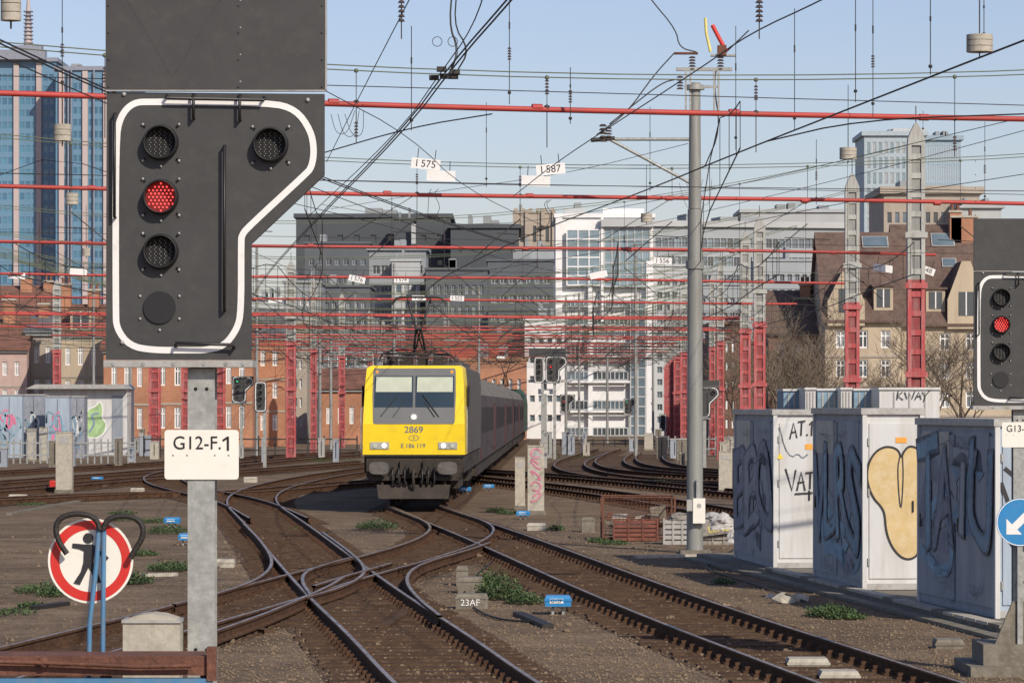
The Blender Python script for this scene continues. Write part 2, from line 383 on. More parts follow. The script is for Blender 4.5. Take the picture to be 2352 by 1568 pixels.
# ---------------------------------------------------------------- signals
def signal(lp,label,lit='red',plate=None,pdz=(1.335,1.62),topz=1.6,led=.0145,group='railway light signals',ground=0.0,wide=True,blank=True):
    M=Matrix.Translation(lp)
    root=thing('railway_signal',label,'signal',V3((lp.x+.23,lp.y+.1,ground)),group)
    q=lambda px,py:V3(((px-370)/400,0,(453-py)/400))
    b=B(M)
    if wide: poly=[(245,212),(745,216),(745,402),(577,560),(577,826),(243,826)]
    else: poly=[(265,250),(290,230),(470,230),(498,250),(498,800),(470,824),(290,824),(265,800)]
    b.prism([q(*p) for p in poly][::-1],V3((0,.05,0)),M_sig)
    b.box(tuple(q(262,810)+V3((0,.052,0))),tuple(q(480 if not wide else 560,232)+V3((0,.26,0))),M_sig)
    if wide:
        b.box(tuple(q(243,843)+V3((-.01,-.03,0))),tuple(q(577,827)+V3((.01,.28,0))),M_grey)
        for x in (262,330,400,470,520,560): b.cyl(q(x,835)+V3((0,-.035,0)),q(x,835)+V3((0,-.03,0)),.012,M_galv,8)
    part('signal_board',b,root)
    if topz>0:
        b=B(M);u0=q(243,207);u1=q(747,207)
        b.box((u0.x,-.012,u0.z),(u1.x,.03,u0.z+topz),M_sig)
        b.box((u0.x,-.016,u0.z-.008),(u1.x,.03,u0.z-.001),M_grey)
        b.box((u1.x+.001,-.014,u0.z),(u1.x+.009,.03,u0.z+topz),M_grey)
        for k in range(30):
            t=k/29
            for (xa,xb) in ((285,397),(512,397)):
                p=q(xa+(xb-xa)*t,-10+190*t);b.disc(p+V3((0,-.0135,0)),X,Zv,.0026,M_hole,6)
        for k in range(9):
            for xx in (250,548,740):
                p=q(xx,200-k*62);b.ball(p+V3((0,-.013,0)),.007,M_sig,6)
                if xx==548:b.disc(p+V3((.012,-.0137,.03)),X,Zv,.005,M_galv,6)
        part('upper_board',b,root)
    if wide:
        pth=[(345,234),(620,236),(680,252),(714,300),(722,345),(716,385),(700,402),(572,520),(555,540),(554,560),(554,715),(545,755),(515,795),(470,804),(440,804),(350,804),(298,794),(268,755),(266,715),(266,325),(276,268),(305,236)]
    else: pth=[(310,250),(455,250),(480,275),(480,780),(455,805),(310,805),(285,780),(285,275)]
    pp=chaikin([(q(*a).x,q(*a).z) for a in pth],2,True)
    b=B(M);b.ribbon((0,0,0),X,Zv,pp,.037,M_white,.004,True);part('white_outline',b,root)
    lamps=[(370,328,0),(370,453,1),(370,578,2)]
    if wide: lamps.append((622,333,3))
    for (px,py,i) in lamps:
        c=q(px,py);b=B(M);on=(lit=='red' and i==1) or (lit=='green' and i==0)
        n=28
        def ring(r,y): return [c+V3((r*math.cos(2*math.pi*j/n),y,r*math.sin(2*math.pi*j/n))) for j in range(n)]
        rs=[ring(.103,-.003),ring(.103,-.02),ring(.094,-.075),ring(.089,-.075),ring(.089,-.006)]
        vs=sum(rs,[]);fs=[]
        for a in range(4):
            for j in range(n): fs.append((a*n+j,a*n+(j+1)%n,(a+1)*n+(j+1)%n,(a+1)*n+j))
        b.add(vs,fs,M_blk,True)
        for a in (45,135,225,315):
            d=V3((math.cos(math.radians(a))*.155,-.01,math.sin(math.radians(a))*.155));b.ball(c+d*.95,.009,M_grey if a!=45 else M_galv,6);b.ball(c+d*.85,.007,M_hole,6)
        b.ball(c+V3((0,-.01,-.135)),.009,M_grey,6)
        lo=part('lamp_hood',b,root)
        b=B(M);b.disc(c+V3((0,-.006,0)),X,Zv,.09,M_ledrb if (on and lit=='red') else M_hole,28)
        m=M_ledo
        sp=led*1.55 if on else led
        if on: m=M_ledr if lit=='red' else M_green
        rr=int(.08/sp)
        for a in range(-rr-2,rr+3):
            for k in range(-rr-2,rr+3):
                x=(a+.5*(k%2))*sp;z=k*sp*.866
                if x*x+z*z<.080**2:
                    if on: b.disc(c+V3((x,-.012,z)),X,Zv,sp*.25,m,6)
                    elif (a+k)%2==0: b.disc(c+V3((x,-.012,z)),X,Zv,led*.15,m,5)
        part('lamp_lens',b,lo,'lit red lens of small diodes' if (on and lit=='red') else None)
    if blank:
        b=B(M);c=q(367,706);b.cyl(c+V3((0,-.002,0)),c+V3((0,-.014,0)),.093,M_blk,28)
        for a in (30,150,210,330,270): b.ball(c+V3((math.cos(math.radians(a))*.13,-.006,math.sin(math.radians(a))*.13)),.009,M_grey,6)
        part('blanking_disc',b,root)
    if wide:
        for h in ([(385,222),(385,228),(608,232),(608,226)],[(265,262),(265,500)],[(517,335),(517,712)],[(405,795),(405,788),(538,792),(538,798)],[(446,218),(446,272)],[(552,218),(552,276)]):
            b=B(M);pts=[q(*a)+V3((0,-.05,0)) for a in h]
            pts=[V3((pts[0].x,0,pts[0].z))]+pts+[V3((pts[-1].x,0,pts[-1].z))]
            b.tube(pts,.009,M_blk,8);part('handle_rail',b,root)
        for a in ((285,217),(707,230),(281,786)):
            b=B(M);b.ball(q(*a)+V3((0,-.004,0)),.013,M_grey,8);part('bolt',b,root)
    b=B();px=lp.x+.225;pw=.078;y0=lp.y+.06;zt=lp.z-.98 if wide else lp.z-.9
    b.box((px-pw,y0,ground),(px+pw,y0+.012,zt),M_galv);b.box((px-pw,y0+.15,ground),(px+pw,y0+.162,zt),M_galv);b.box((px-.006,y0+.0125,ground),(px+.006,y0+.1495,zt),M_galv)
    for zz in (zt-1.98,zt-1.62,zt-.12):
        for xx in (-.032,.032):
            b.disc((px+xx,y0-.002,zz),X,Zv,.011,M_hole,10)
    po=part('post',b,root)
    if wide:
        b=B();b.box((px-.07,y0-.02,zt+.001),(px+.07,y0+.2,zt+.03),M_blk);part('mounting_bracket',b,root)
    if plate:
        b=B();x0=lp.x+.015;x1=x0+.427;z1=lp.z-pdz[0];z0=lp.z-pdz[1];y=y0-.012
        r=.018;cs=[]
        for (cx,cz,a0) in ((x1-r,z1-r,0),(x0+r,z1-r,90),(x0+r,z0+r,180),(x1-r,z0+r,270)):
            for k in range(4):
                a=math.radians(a0+k*30);cs.append(V3((cx+r*math.cos(a),y,cz+r*math.sin(a))))
        b.prism(cs[::-1],V3((0,.006,0)),M_wht2)
        for xx in (.05,.13,.29,.37): b.ball((x0+xx,y-.001,z0+.14),.006,M_galv,6)
        po2=part('number_plate',b,root)
        tl=text(plate[:-1],.108,((x0+x1)/2-.025,y,z1-.078),X,Zv,M_blk,po2,sx=.95)
        b=B();xc=(x0+x1)/2+.152;zc=z1-.078
        b.box((xc-.006,y-.005,zc-.04),(xc+.006,y-.002,zc+.04),M_blk);b.obox((xc-.014,y-.0035,zc+.027),(.015,0,.010),(0,.0015,0),(-.003,0,.005),M_blk)
        part('lettering',b,po2)
    return root
lp=P(370,453,20)
signal(lp,'black railway signal with white outline, red light lit, steel post','red','G12-F.1')
s2=signal(P(2300,745,40),'black railway signal, red light lit, on dark concrete base','red','G13-F.1',(1.12,1.41),topz=.6,led=.018)
b=B();bp=P(2346,1490,40)
b.box((bp.x-.62,39.7,0),(bp.x+.62,41.2,.12),M_concd);b.box((bp.x-.45,39.9,.12),(bp.x+.5,40.9,.36),M_concd);b.prism([V3((bp.x-.3,40.0,.36)),V3((bp.x+.3,40.0,.36)),V3((bp.x+.1,40.0,.85)),V3((bp.x-.1,40.0,.85))],V3((0,.05,0)),M_concd)
part('concrete_base',b,s2)
b=B();c=P(2345,1199,39.9);c.y=39.95
b.cyl(c,c+V3((0,.01,0)),.275,M_bsign,40);root=thing('road_sign','round blue sign with white diagonal arrow fixed to signal post','sign',V3((c.x,c.y,0)))
part('sign_disc',b,root)
b=B();b.ribbon(c,X,Zv,[(.266*math.cos(a*math.pi/20),.266*math.sin(a*math.pi/20)) for a in range(40)],.010,M_white,.002,True)
ds=[(-.16,-.14),(.02,-.14),(-.035,-.085),(.15,.1),(.09,.16),(-.095,-.025),(-.16,.04)]
b.add([c+X*x+Zv*z-Y*.003 for x,z in ds],[tuple(range(7))],M_white);part('arrow',b,root)
b=B();b.box((c.x-.03,c.y+.012,0),(c.x+.03,c.y+.05,c.z+.2),M_galv);part('post',b,root)

# ---------------------------------------------------------------- pedestrian prohibition sign
c=P(208,1287,19.6);k=19.6/F
root=thing('prohibition_sign','round red and white no pedestrians sign on blue tubular stand','sign',V3((c.x,c.y,0)))
b=B();b.cyl(c,c+V3((0,.006,0)),98*k,M_wht2,48);part('sign_disc',b,root)
b=B()
b.ribbon(c,X,Zv,[(82*k*math.cos(i*math.pi/32),82*k*math.sin(i*math.pi/32)) for i in range(64)],21*k,M_red,.002,True);part('red_ring',b,root)
b=B();q=lambda x,y:((x-208)*k,(1287-y)*k)
b.disc(c+V3(((203-208)*k,-.006,(1287-1235)*k)),X,Zv,12*k,M_gbk,16)
poly=[(190,1249),(214,1249),(219,1262),(214,1290),(224,1312),(233,1337),(219,1338),(210,1314),(204,1302),(196,1318),(184,1342),(169,1338),(186,1312),(192,1290),(193,1265),(182,1260),(166,1257),(167,1247),(183,1248)]
b.add([c+X*q(*p)[0]+Zv*q(*p)[1]-Y*.006 for p in poly],[tuple(range(len(poly)))[::-1]],M_gbk)
b.ribbon(c,X,Zv,[q(214,1254),q(232,1270),q(248,1283)],8*k,M_gbk,.007);part('pedestrian_symbol',b,root)
b=B()
def pp(x,y,dy=-.04): 
    p=P(x,y,19.6);return V3((p.x,p.y+dy,p.z))
b.tube([pp(229,1203),pp(224,1290),pp(208,1430),V3((pp(199,1520).x,19.5,0))],.0145,M_blue,10)
b.tube([pp(241,1203,-.045),pp(239,1400,-.045),V3((pp(236,1520).x,19.5,0))],.0140,M_blue,10)
part('blue_stand',b,root)
for pts in ([(232,1215),(226,1193),(205,1180),(165,1178),(136,1192),(130,1218),(141,1248),(157,1270)],[(240,1215),(248,1193),(270,1184),(307,1184),(331,1203),(331,1232),(315,1258),(302,1280)]):
    b=B();b.tube(chaikin([pp(x,y,-.06) for x,y in pts],2),.0165,M_rub,10);part('rubber_handle',b,root)
b=B();Zb=19.9
a=P(282,1508,Zb);e=P(413,1425,Zb)
pts=[V3((a.x,Zb,a.z-.35)),V3((e.x,Zb,a.z-.35)),V3((e.x,Zb,e.z))]+[V3((a.x+(e.x-a.x)*(1-t),Zb,e.z+.04*math.sin(math.pi*t))) for t in (.12,.3,.5,.7,.88)]+[V3((a.x,Zb,e.z))]
b.prism(pts,V3((0,.25,0)),M_conc);root=thing('cable_cabinet','small pale cabinet with curved lid behind the rusty frame','cabinet',V3((a.x,Zb,0)));part('housing',b,root)
b=B();b.box((a.x-.006,Zb-.012,e.z-.012),(e.x+.006,Zb+.262,e.z+.006),M_grey);part('lid_rim',b,root)
b=B();b.box((a.x+.1,Zb+.05,0),(a.x+.16,Zb+.1,a.z-.351),M_galv);part('leg',b,root)
Zr=19.2;root=thing('rusty_buffer_frame','rusty steel beam with blue lower rail on legs','steel frame',V3((P(240,1520,Zr).x,Zr,0)))
b=B();L0=P(-60,1500,Zr);L1=P(478,1535,Zr)
b.box((L0.x,Zr,P(0,1528,Zr).z),(L1.x,Zr+.03,P(0,1512,Zr).z),M_rust);b.box((L0.x,Zr,P(0,1511.6,Zr).z),(L1.x,Zr+.4,P(0,1506,Zr).z),M_rust)
b.box((L0.x,Zr,P(0,1550,Zr).z),(L1.x,Zr+.05,P(0,1529,Zr).z),M_rust)
b.box((P(476,0,Zr).x,Zr-.03,P(0,1562,Zr).z),(P(497,0,Zr).x,Zr+.03,P(0,1484,Zr).z),M_rust)
b.tube([P(-20,1518,Zr-.05),P(120,1522,Zr-.05),P(320,1530,Zr-.05),P(440,1528,Zr-.05)],.012,M_rust,8)
b.ball(P(205,1511,Zr+.1),.03,M_rust,8);b.ball(P(100,1520,Zr-.03),.035,M_rust,8)
part('rusty_beam',b,root)
b=B();b.box((L0.x,Zr-.02,P(0,1600,Zr).z),(L1.x+.02,Zr+.06,P(0,1557,Zr).z),M_blue);part('blue_rail',b,root)
for xx in (-40,240,470):
    b=B();x=P(xx,0,Zr).x;b.box((x-.03,Zr+.061,0),(x+.03,Zr+.1,P(0,1551,Zr).z),M_rust);part('leg',b,root)

# ---------------------------------------------------------------- locomotive
ang=-.01475
MT=Matrix.Translation((-2.82,100,.16))@Matrix.Rotation(ang,4,'Z')
LG='vehicles of the passenger train'
root=thing('locomotive','yellow and grey electric locomotive with raised pantograph and lit headlights','locomotive',V3((-2.82,100,0)),LG)
def yf(z): return max(0,(z-2.4)*.38)
fz=[1.52,2.4,3.0,3.6,4.0,4.08];fx=[1.47,1.46,1.44,1.42,1.38,1.26]
mx_=[1.49,1.49,1.49,1.48,1.44,1.32];mz=[1.52,2.4,3.0,3.6,4.02,4.10]
b=B(MT)
Ff=[V3((-x,yf(z),z)) for x,z in zip(fx,fz)];Fr=[V3((x,yf(z),z)) for x,z in zip(fx,fz)]
Ml=[V3((-x,1.5,z)) for x,z in zip(mx_,mz)];Mr=[V3((x,1.5,z)) for x,z in zip(mx_,mz)]
b.add([Ff[0],Fr[0],Fr[1],Ff[1]],[(0,1,2,3)],M_yel)
b.add(Ff[1:]+Fr[1:][::-1],[tuple(range(10))[::-1]],M_yel)
for i in range(5):
    b.add([Ff[i],Ff[i+1],Ml[i+1],Ml[i]],[(0,1,2,3)],M_yel);b.add([Fr[i],Mr[i],Mr[i+1],Fr[i+1]],[(0,1,2,3)],M_yel)
b.add([Ff[5],Fr[5],Mr[5],Ml[5]],[(0,1,2,3)],M_lsd)
for (ya,yb,m) in ((1.5,1.9,M_yel),(1.9,18.9,M_lsd)):
    for i in range(5):
        for sgn in (-1,1):
            pa=[V3((sgn*mx_[i],ya,mz[i])),V3((sgn*mx_[i+1],ya,mz[i+1])),V3((sgn*mx_[i+1],yb,mz[i+1])),V3((sgn*mx_[i],yb,mz[i]))]
            b.add(pa,[(0,1,2,3) if sgn<0 else (3,2,1,0)],m if i<4 else M_lsd)
    b.add([(-mx_[5],ya,mz[5]),(mx_[5],ya,mz[5]),(mx_[5],yb,mz[5]),(-mx_[5],yb,mz[5])],[(0,1,2,3)],M_lsd)
b.add([V3((s*x,18.9,z)) for s,x,z in [(-1,a,c) for a,c in zip(mx_,mz)]+[(1,a,c) for a,c in list(zip(mx_,mz))[::-1]]],[tuple(range(12))],M_lsd)
b.box((-1.44,.35,1.0),(1.44,18.6,1.518),M_under)
body=part('body',b,root)
def fpanel(rows,off,m):
    b=B(MT)
    for (z0,a0,c0),(z1,a1,c1) in zip(rows,rows[1:]):
        b.add([(a0,yf(z0)-off,z0),(c0,yf(z0)-off,z0),(c1,yf(z1)-off,z1),(a1,yf(z1)-off,z1)],[(0,1,2,3)],m)
    return b
b=fpanel([(2.40,-1.13,1.13),(2.44,-1.17,1.17),(3.2,-1.20,1.20),(3.92,-1.19,1.19),(4.0,-1.16,1.16)],.012,M_lgr)
pan=part('front_panel',b,root)
for s in (-1,1):
    xs=sorted((s*.035,s*1.15));
    b=fpanel([(2.88,xs[0],xs[1]),(3.78,xs[0],xs[1])],.022,M_glass)
    ws=part('windshield',b,root)
    b=fpanel([(3.32,xs[0]+.04,xs[1]-.04),(3.75,xs[0]+.05,xs[1]-.04)],.027,M_blind);part('sun_blind',b,ws)
    b=B(MT)
    b.tube([V3((s*.95,yf(2.6)-.03,2.62)),V3((s*.5,yf(3.2)-.05,3.2))] if s<0 else [V3((.72,yf(2.6)-.03,2.6)),V3((.25,yf(3.2)-.05,3.25))],.014,M_blk,6);b.tube([V3((s*.6,yf(2.6)-.04,2.6)),V3((s*.28,yf(3.1)-.05,3.05))],.01,M_blk,6)
    part('wiper',b,root)
    b=B(MT);b.box((s*.98-.27,-.03,1.68),(s*.98+.27,-.002,1.88),M_grey);hc=part('headlight',b,root)
    for j,dx in enumerate((-.13,.13)):
        b=B(MT);b.cyl((s*.98+dx,-.05,1.78),(s*.98+dx,-.03,1.78),.068,M_lamp if (dx*s<0) else M_blind,16);part('lamp',b,hc)
    b=B(MT);b.disc((s*1.08,yf(3.88)-.02,3.90),X,Zv,.045,M_glow,10);part('marker_lamp',b,root)
    b=B(MT);bx=s*.98
    b.cyl((bx,-.35,1.14),(bx,.2,1.14),.12,M_under,14)
    pts=[V3((bx+.28*math.copysign(abs(math.cos(a))**.6,math.cos(a)),-.40,1.14+.18*math.copysign(abs(math.sin(a))**.6,math.sin(a)))) for a in [i*math.pi/12 for i in range(24)]]
    b.prism(pts,V3((0,.06,0)),mat('buffer_steel',(.12,.11,.10),.6,.3,.3,6));part('buffer',b,root)
    b=B(MT);b.tube([V3((s*1.49,.1,1.6)),V3((s*1.53,.05,1.7)),V3((s*1.53,.2,2.8)),V3((s*1.47,.4,2.9))],.014,M_galv,6);part('grab_rail',b,root)
    b=B(MT);b.box((s*1.53-.03,1.2,2.9),(s*1.53+.03,1.5,3.5),M_cglass);part('side_mirror',b,root)
b=B(MT);b.cyl((0,yf(2.6)-.04,2.6),(0,yf(2.6)+.02,2.6),.105,M_grey,16);b.cyl((0,yf(2.6)-.05,2.6),(0,yf(2.6)-.035,2.6),.065,M_lamp,14);part('top_headlight',b,root)
b=B(MT);b.box((-1.36,.0,.86),(1.36,.36,1.50),M_under);b.box((-1.42,-.06,1.46),(1.42,.0,1.515),M_blk)
b.box((-1.3,-.12,.78),(-.55,.0,.90),M_under);b.box((.55,-.12,.78),(1.3,.0,.90),M_under);part('buffer_beam',b,root)
b=B(MT);pl=[V3((-1.06,-.1,.66)),V3((1.06,-.1,.66)),V3((1.0,-.22,.26)),V3((-1.0,-.22,.26))];b.prism(pl[::-1],V3((0,.05,0)),mat('plough_brown',(.045,.035,.028),.85,0,.4,2))
for x in (-.9,-.4,.4,.9): b.box((x-.03,-.04,.3),(x+.03,.1,.9),M_under)
part('snow_plough',b,root)
b=B(MT)
b.box((-.11,-.3,1.0),(.11,.0,1.2),M_under);b.tube([V3((0,-.2,1.15)),V3((0,-.36,1.05)),V3((0,-.32,.7)),V3((0,-.2,.55))],.045,M_under,8)
for x in (-.6,-.42,-.25,.25,.42,.6): b.tube(chaikin([V3((x,0,1.15)),V3((x,-.2,1.1)),V3((x*1.02,-.24,.75)),V3((x*.9,-.16,.6)),V3((x*.8,-.05,.75))],2),.028,M_blk,6)
for x in (-.33,.33): b.box((x-.06,-.12,.95),(x+.06,0,1.35),M_under)
part('coupling',b,root)
for yy in (3.2,5.8,13.2,15.8):
    b=B(MT)
    for s in (-1,1):
        b.cyl((s*.68,yy,.62),(s*.82,yy,.62),.62,M_under,24)
    b.cyl((-.7,yy,.62),(.7,yy,.62),.09,M_under,10);part('wheelset',b,root)
for y0 in (2.2,12.4):
    b=B(MT)
    for s in (-1,1): b.box((s*1.1-.12,y0,.5),(s*1.1+.12,y0+4.6,1.0),M_under)
    part('bogie_frame',b,root)
b=B(MT)
for x in (-1.05,-.86,-.7,-.5,-.28,-.1,.1,.26,.42,.6,.8,.98,1.12):
    yy=R.uniform(1.9,3.4);h=R.uniform(.22,.42)
    for q_ in range(4): b.cyl((x,yy,4.1+q_*h/4),(x,yy,4.1+(q_+.6)*h/4),.075,M_ins,10,.05)
b.tube(chaikin([V3((-1.15,2.4,4.2)),V3((-1.0,2.4,4.5)),V3((-.4,2.3,4.58)),V3((.3,2.3,4.52)),V3((.8,2.4,4.56)),V3((1.2,2.6,4.2))],2),.024,M_wire,6)
b.tube([V3((-.95,2.8,4.46)),V3((.95,2.9,4.42))],.034,M_wire,6);b.tube([V3((-.8,2.1,4.36)),V3((.7,2.1,4.3))],.03,M_ins,6)
b.tube(chaikin([V3((-.9,2.6,4.45)),V3((-.6,2.5,4.7)),V3((-.2,2.6,4.45))],2),.018,M_wire,6);b.tube(chaikin([V3((.3,2.6,4.4)),V3((.6,2.5,4.68)),V3((.95,2.6,4.4))],2),.018,M_wire,6)
for x in (-.75,-.3,.15,.6): b.box((x-.14,2.5,4.1),(x+.14,3.1,4.38),M_under)
b.box((-1.2,6.,4.1),(1.2,15,4.26),M_lsd)
part('roof_equipment',b,root)
def panto(M,parent,h=6.22):
    b=B(M)
    b.box((-.5,-.5,4.42),(.5,.5,4.5),M_under)
    for s in (-1,1):
        b.tube([V3((s*.18,.5,4.5)),V3((s*.07,-.35,5.2)),V3((s*.34,.15,h-.1))],.036,M_wire,6)
        b.tube([V3((s*.07,-.35,5.2)),V3((-s*.12,.3,4.55))],.024,M_wire,6)
    b.tube([V3((-.1,-.35,5.2)),V3((.1,-.35,5.2))],.045,M_wire,6)
    b.tube([V3((-.22,0,5.75)),V3((.22,0,5.75))],.02,M_wire,6)
    for yy in (-.12,.25):
        b.tube([V3((-.82,yy,h-.22)),V3((-.68,yy,h-.04)),V3((-.5,yy,h)),V3((.5,yy,h)),V3((.68,yy,h-.04)),V3((.82,yy,h-.22))],.03,M_wire,6)
    for s in (-1,1): b.tube([V3((s*.34,-.12,h-.06)),V3((s*.34,.25,h-.06))],.02,M_wire,6)
    part('pantograph',b,parent)
panto(MT@Matrix.Translation((0,3.6,0)),root,6.15)
def T(x,z,off=.03): return MT@V3((x,yf(z)-off,z))
U=MT.to_3x3()@X
M_num=mat('grey_numerals',(.14,.155,.17),.5)
text('2869',.26,T(.0,2.23,.004),U,Zv,M_num,root,bold=.003,sx=1.05)
text('E 186 119',.175,T(-.02,1.77,.004),U,Zv,M_num,root,bold=.002)
b=B(MT);b.ribbon((0,0,0),X,Zv,[(.14*math.cos(i*math.pi/12),2.0+.075*math.sin(i*math.pi/12)) for i in range(24)],.016,M_num,.005,True);lg=part('oval_emblem',b,root)
text('B',.11,T(0,2.0,.004),U,Zv,M_num,lg)
for s in (-1,1):
    b=B(MT);b.box((s*1.495-.012,1.7,2.6),(s*1.495+.012,2.3,3.4),M_cglass);part('side_window',b,root)
def coach(y0,n,label,m=M_coach):
    L=26.2;rt=thing('railway_coach',label,'train carriage',MT@V3((0,y0,-.16)),LG)
    b=B(MT);prof=[(-1.42,1.0),(-1.42,2.9),(-1.36,3.3),(-1.15,3.7),(-.7,3.95),(0,4.02),(.7,3.95),(1.15,3.7),(1.36,3.3),(1.42,2.9),(1.42,1.0)]
    for i in range(10):
        (a,c),(e,f)=prof[i],prof[i+1];mm=M_croof if 2<=i<=7 else m
        b.add([(a,y0,c),(e,y0,f),(e,y0+L,f),(a,y0+L,c)],[(0,1,2,3)],mm)
    for yy in (y0,y0+L): b.add([V3((a,yy,c)) for a,c in prof],[tuple(range(11))],M_lsd)
    b.box((-1.3,y0+.3,.5),(1.3,y0+L-.3,.998),M_under)
    part('coach_body',b,rt)
    wb=None
    for k in range(9):
        ya=y0+3.0+k*2.3
        if wb is None:
            b=B(MT);b.box((1.421,ya,1.95),(1.43,ya+1.5,2.85),M_cglass);wb=part('window',b,rt);first=ya
        else:
            o=wb.copy();COL.objects.link(o);o.parent=rt;o.location=(MT.to_3x3()@V3((0,ya-first,0)));KIDS[rt].append(o);KIDS[o]=[]
    for ya in (y0+.8,y0+L-2.0):
        b=B(MT);b.box((1.421,ya,1.05),(1.432,ya+1.2,3.0),M_cdoor);part('door',b,rt)
    for k in (2.8,5.3,L-5.3,L-2.8):
        b=B(MT)
        for s in (-1,1): b.cyl((s*.68,y0+k,.46),(s*.82,y0+k,.46),.46,M_under,18)
        part('wheelset',b,rt)
    for k in range(5):
        b=B(MT);b.box((-.5,y0+2.5+k*5,3.98),(.5,y0+4.2+k*5,4.14),M_croof);part('roof_vent',b,rt)
    b=B(MT);b.box((-.7,y0+L,1.2),(.7,y0+L+.6,3.6),M_blk);part('gangway',b,rt)
for i in range(5): coach(19.6+i*26.9,i,'mauve grey passenger coach with red doors and dusty roof')
Lg=thing('locomotive','dark green electric locomotive at the far end of the train','locomotive',MT@V3((0,155,-.16)),LG)
b=B(MT);M_dg=mat('dark_green',(.03,.07,.05),.5);pr=[(-1.49,1.0),(-1.49,3.0),(-1.4,3.7),(-1.1,4.1),(1.1,4.1),(1.4,3.7),(1.49,3.0),(1.49,1.0)]
b.prism([V3((a,155,c)) for a,c in pr],V3((0,18.5,0)),M_dg);b.box((-1.3,155.4,.4),(1.3,173,.998),M_under);part('body',b,Lg);panto(MT@Matrix.Translation((0,158,0)),Lg,6.1)

# ---------------------------------------------------------------- overhead pillars
def pillar_at(loc,h=11.3,zr=6.7,label='riveted steel catenary pillar, red below and grey above',hw=.25):
    rt=thing('catenary_pillar',label,'pillar',loc,'catenary pillars along the tracks')
    x,y,_=loc
    def shaft(z0,z1,m,md):
        b=B()
        for s in (-1,1):
            b.box((x+s*hw-(.11 if s>0 else 0),y,z0),(x+s*hw+(.11 if s<0 else 0),y+.03,z1),m)
            b.box((x+s*(hw-.02)-.015,y+.031,z0),(x+s*(hw-.02)+.015,y+.4,z1),m)
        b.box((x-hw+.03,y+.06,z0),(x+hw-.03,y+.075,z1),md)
        z=z0+.15
        while z<z1-.1:
            b.box((x-hw+.112,y+.022,z),(x+hw-.112,y+.04,z+.16),m);z+=.55
            for s in (-1,1): b.ball((x+s*(hw-.055),y-.003,z-.2),.018,m,5)
        return b
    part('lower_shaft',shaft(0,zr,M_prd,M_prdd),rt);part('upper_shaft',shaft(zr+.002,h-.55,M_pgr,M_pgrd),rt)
    for z in (zr-.25,3.9,zr+1.2):
        b=B();b.box((x-hw-.07,y-.04,z),(x+hw+.07,y-.002,z+.16),M_prd if z<zr else M_pgr);part('collar',b,rt)
    b=B();pts=[(-hw,0),(hw,0),(hw*.95,.2),(hw*.6,.42),(hw*.2,.62),(0,.66),(-hw*.2,.62),(-hw*.6,.42),(-hw*.95,.2)]
    b.prism([V3((x+a,y,h-.548+c)) for a,c in pts],V3((0,.3,0)),M_pgr);b.cyl((x,y+.15,h+.1),(x,y+.15,h+.6),.015,M_wire,6);part('pointed_cap',b,rt)
    return rt
def W(px,Z): return (px-CX)*Z/F
base_p=pillar_at(V3((W(2105,100),100,0)),11.1)
for px,Z,s_ in ((1958,122,1),(1745,150,1),(1712,163,1),(1655,195,.8),(1636,215,.7),(1572,235,1.1),(1556,255,1.1),(1546,275,1.1),(1538,300,1.1),(1532,325,1.1),(1564,345,1.2),(668,196,1.1),(720,222,.8),(785,252,.9),(850,290,.8),(355,215,1.45),(505,222,1.3),(428,218,1.2),(880,330,.8),(130,225,1)):
    copy_thing(base_p,V3((W(px,Z),Z,0)),scale=(s_,1,1))
rr=random.Random(77)
for i,px in enumerate((62,215,300,590,640,735,760,815,905,955,1030,1100,1300,1330,1395,1460,1500,1530,1590,1630,1700,1780)):
    Z=rr.uniform(210,330);x=W(px,Z);h=rr.uniform(8.5,13);b=B();b.tube([V3((x,Z,0)),V3((x,Z,h))],[.11,.08],M_pgrd,8)
    zz=rr.uniform(6.8,7.6);s=rr.choice((-1,1));b.tube([V3((x,Z,zz)),V3((x+s*2.4,Z,zz+.1))],.04,M_galv,6);b.tube([V3((x,Z,zz+1.0)),V3((x+s*1.9,Z,zz+.1))],.025,M_galv,6)
    solo('catenary_mast',b,'slim grey catenary mast with cantilever bracket','mast','slim catenary masts')

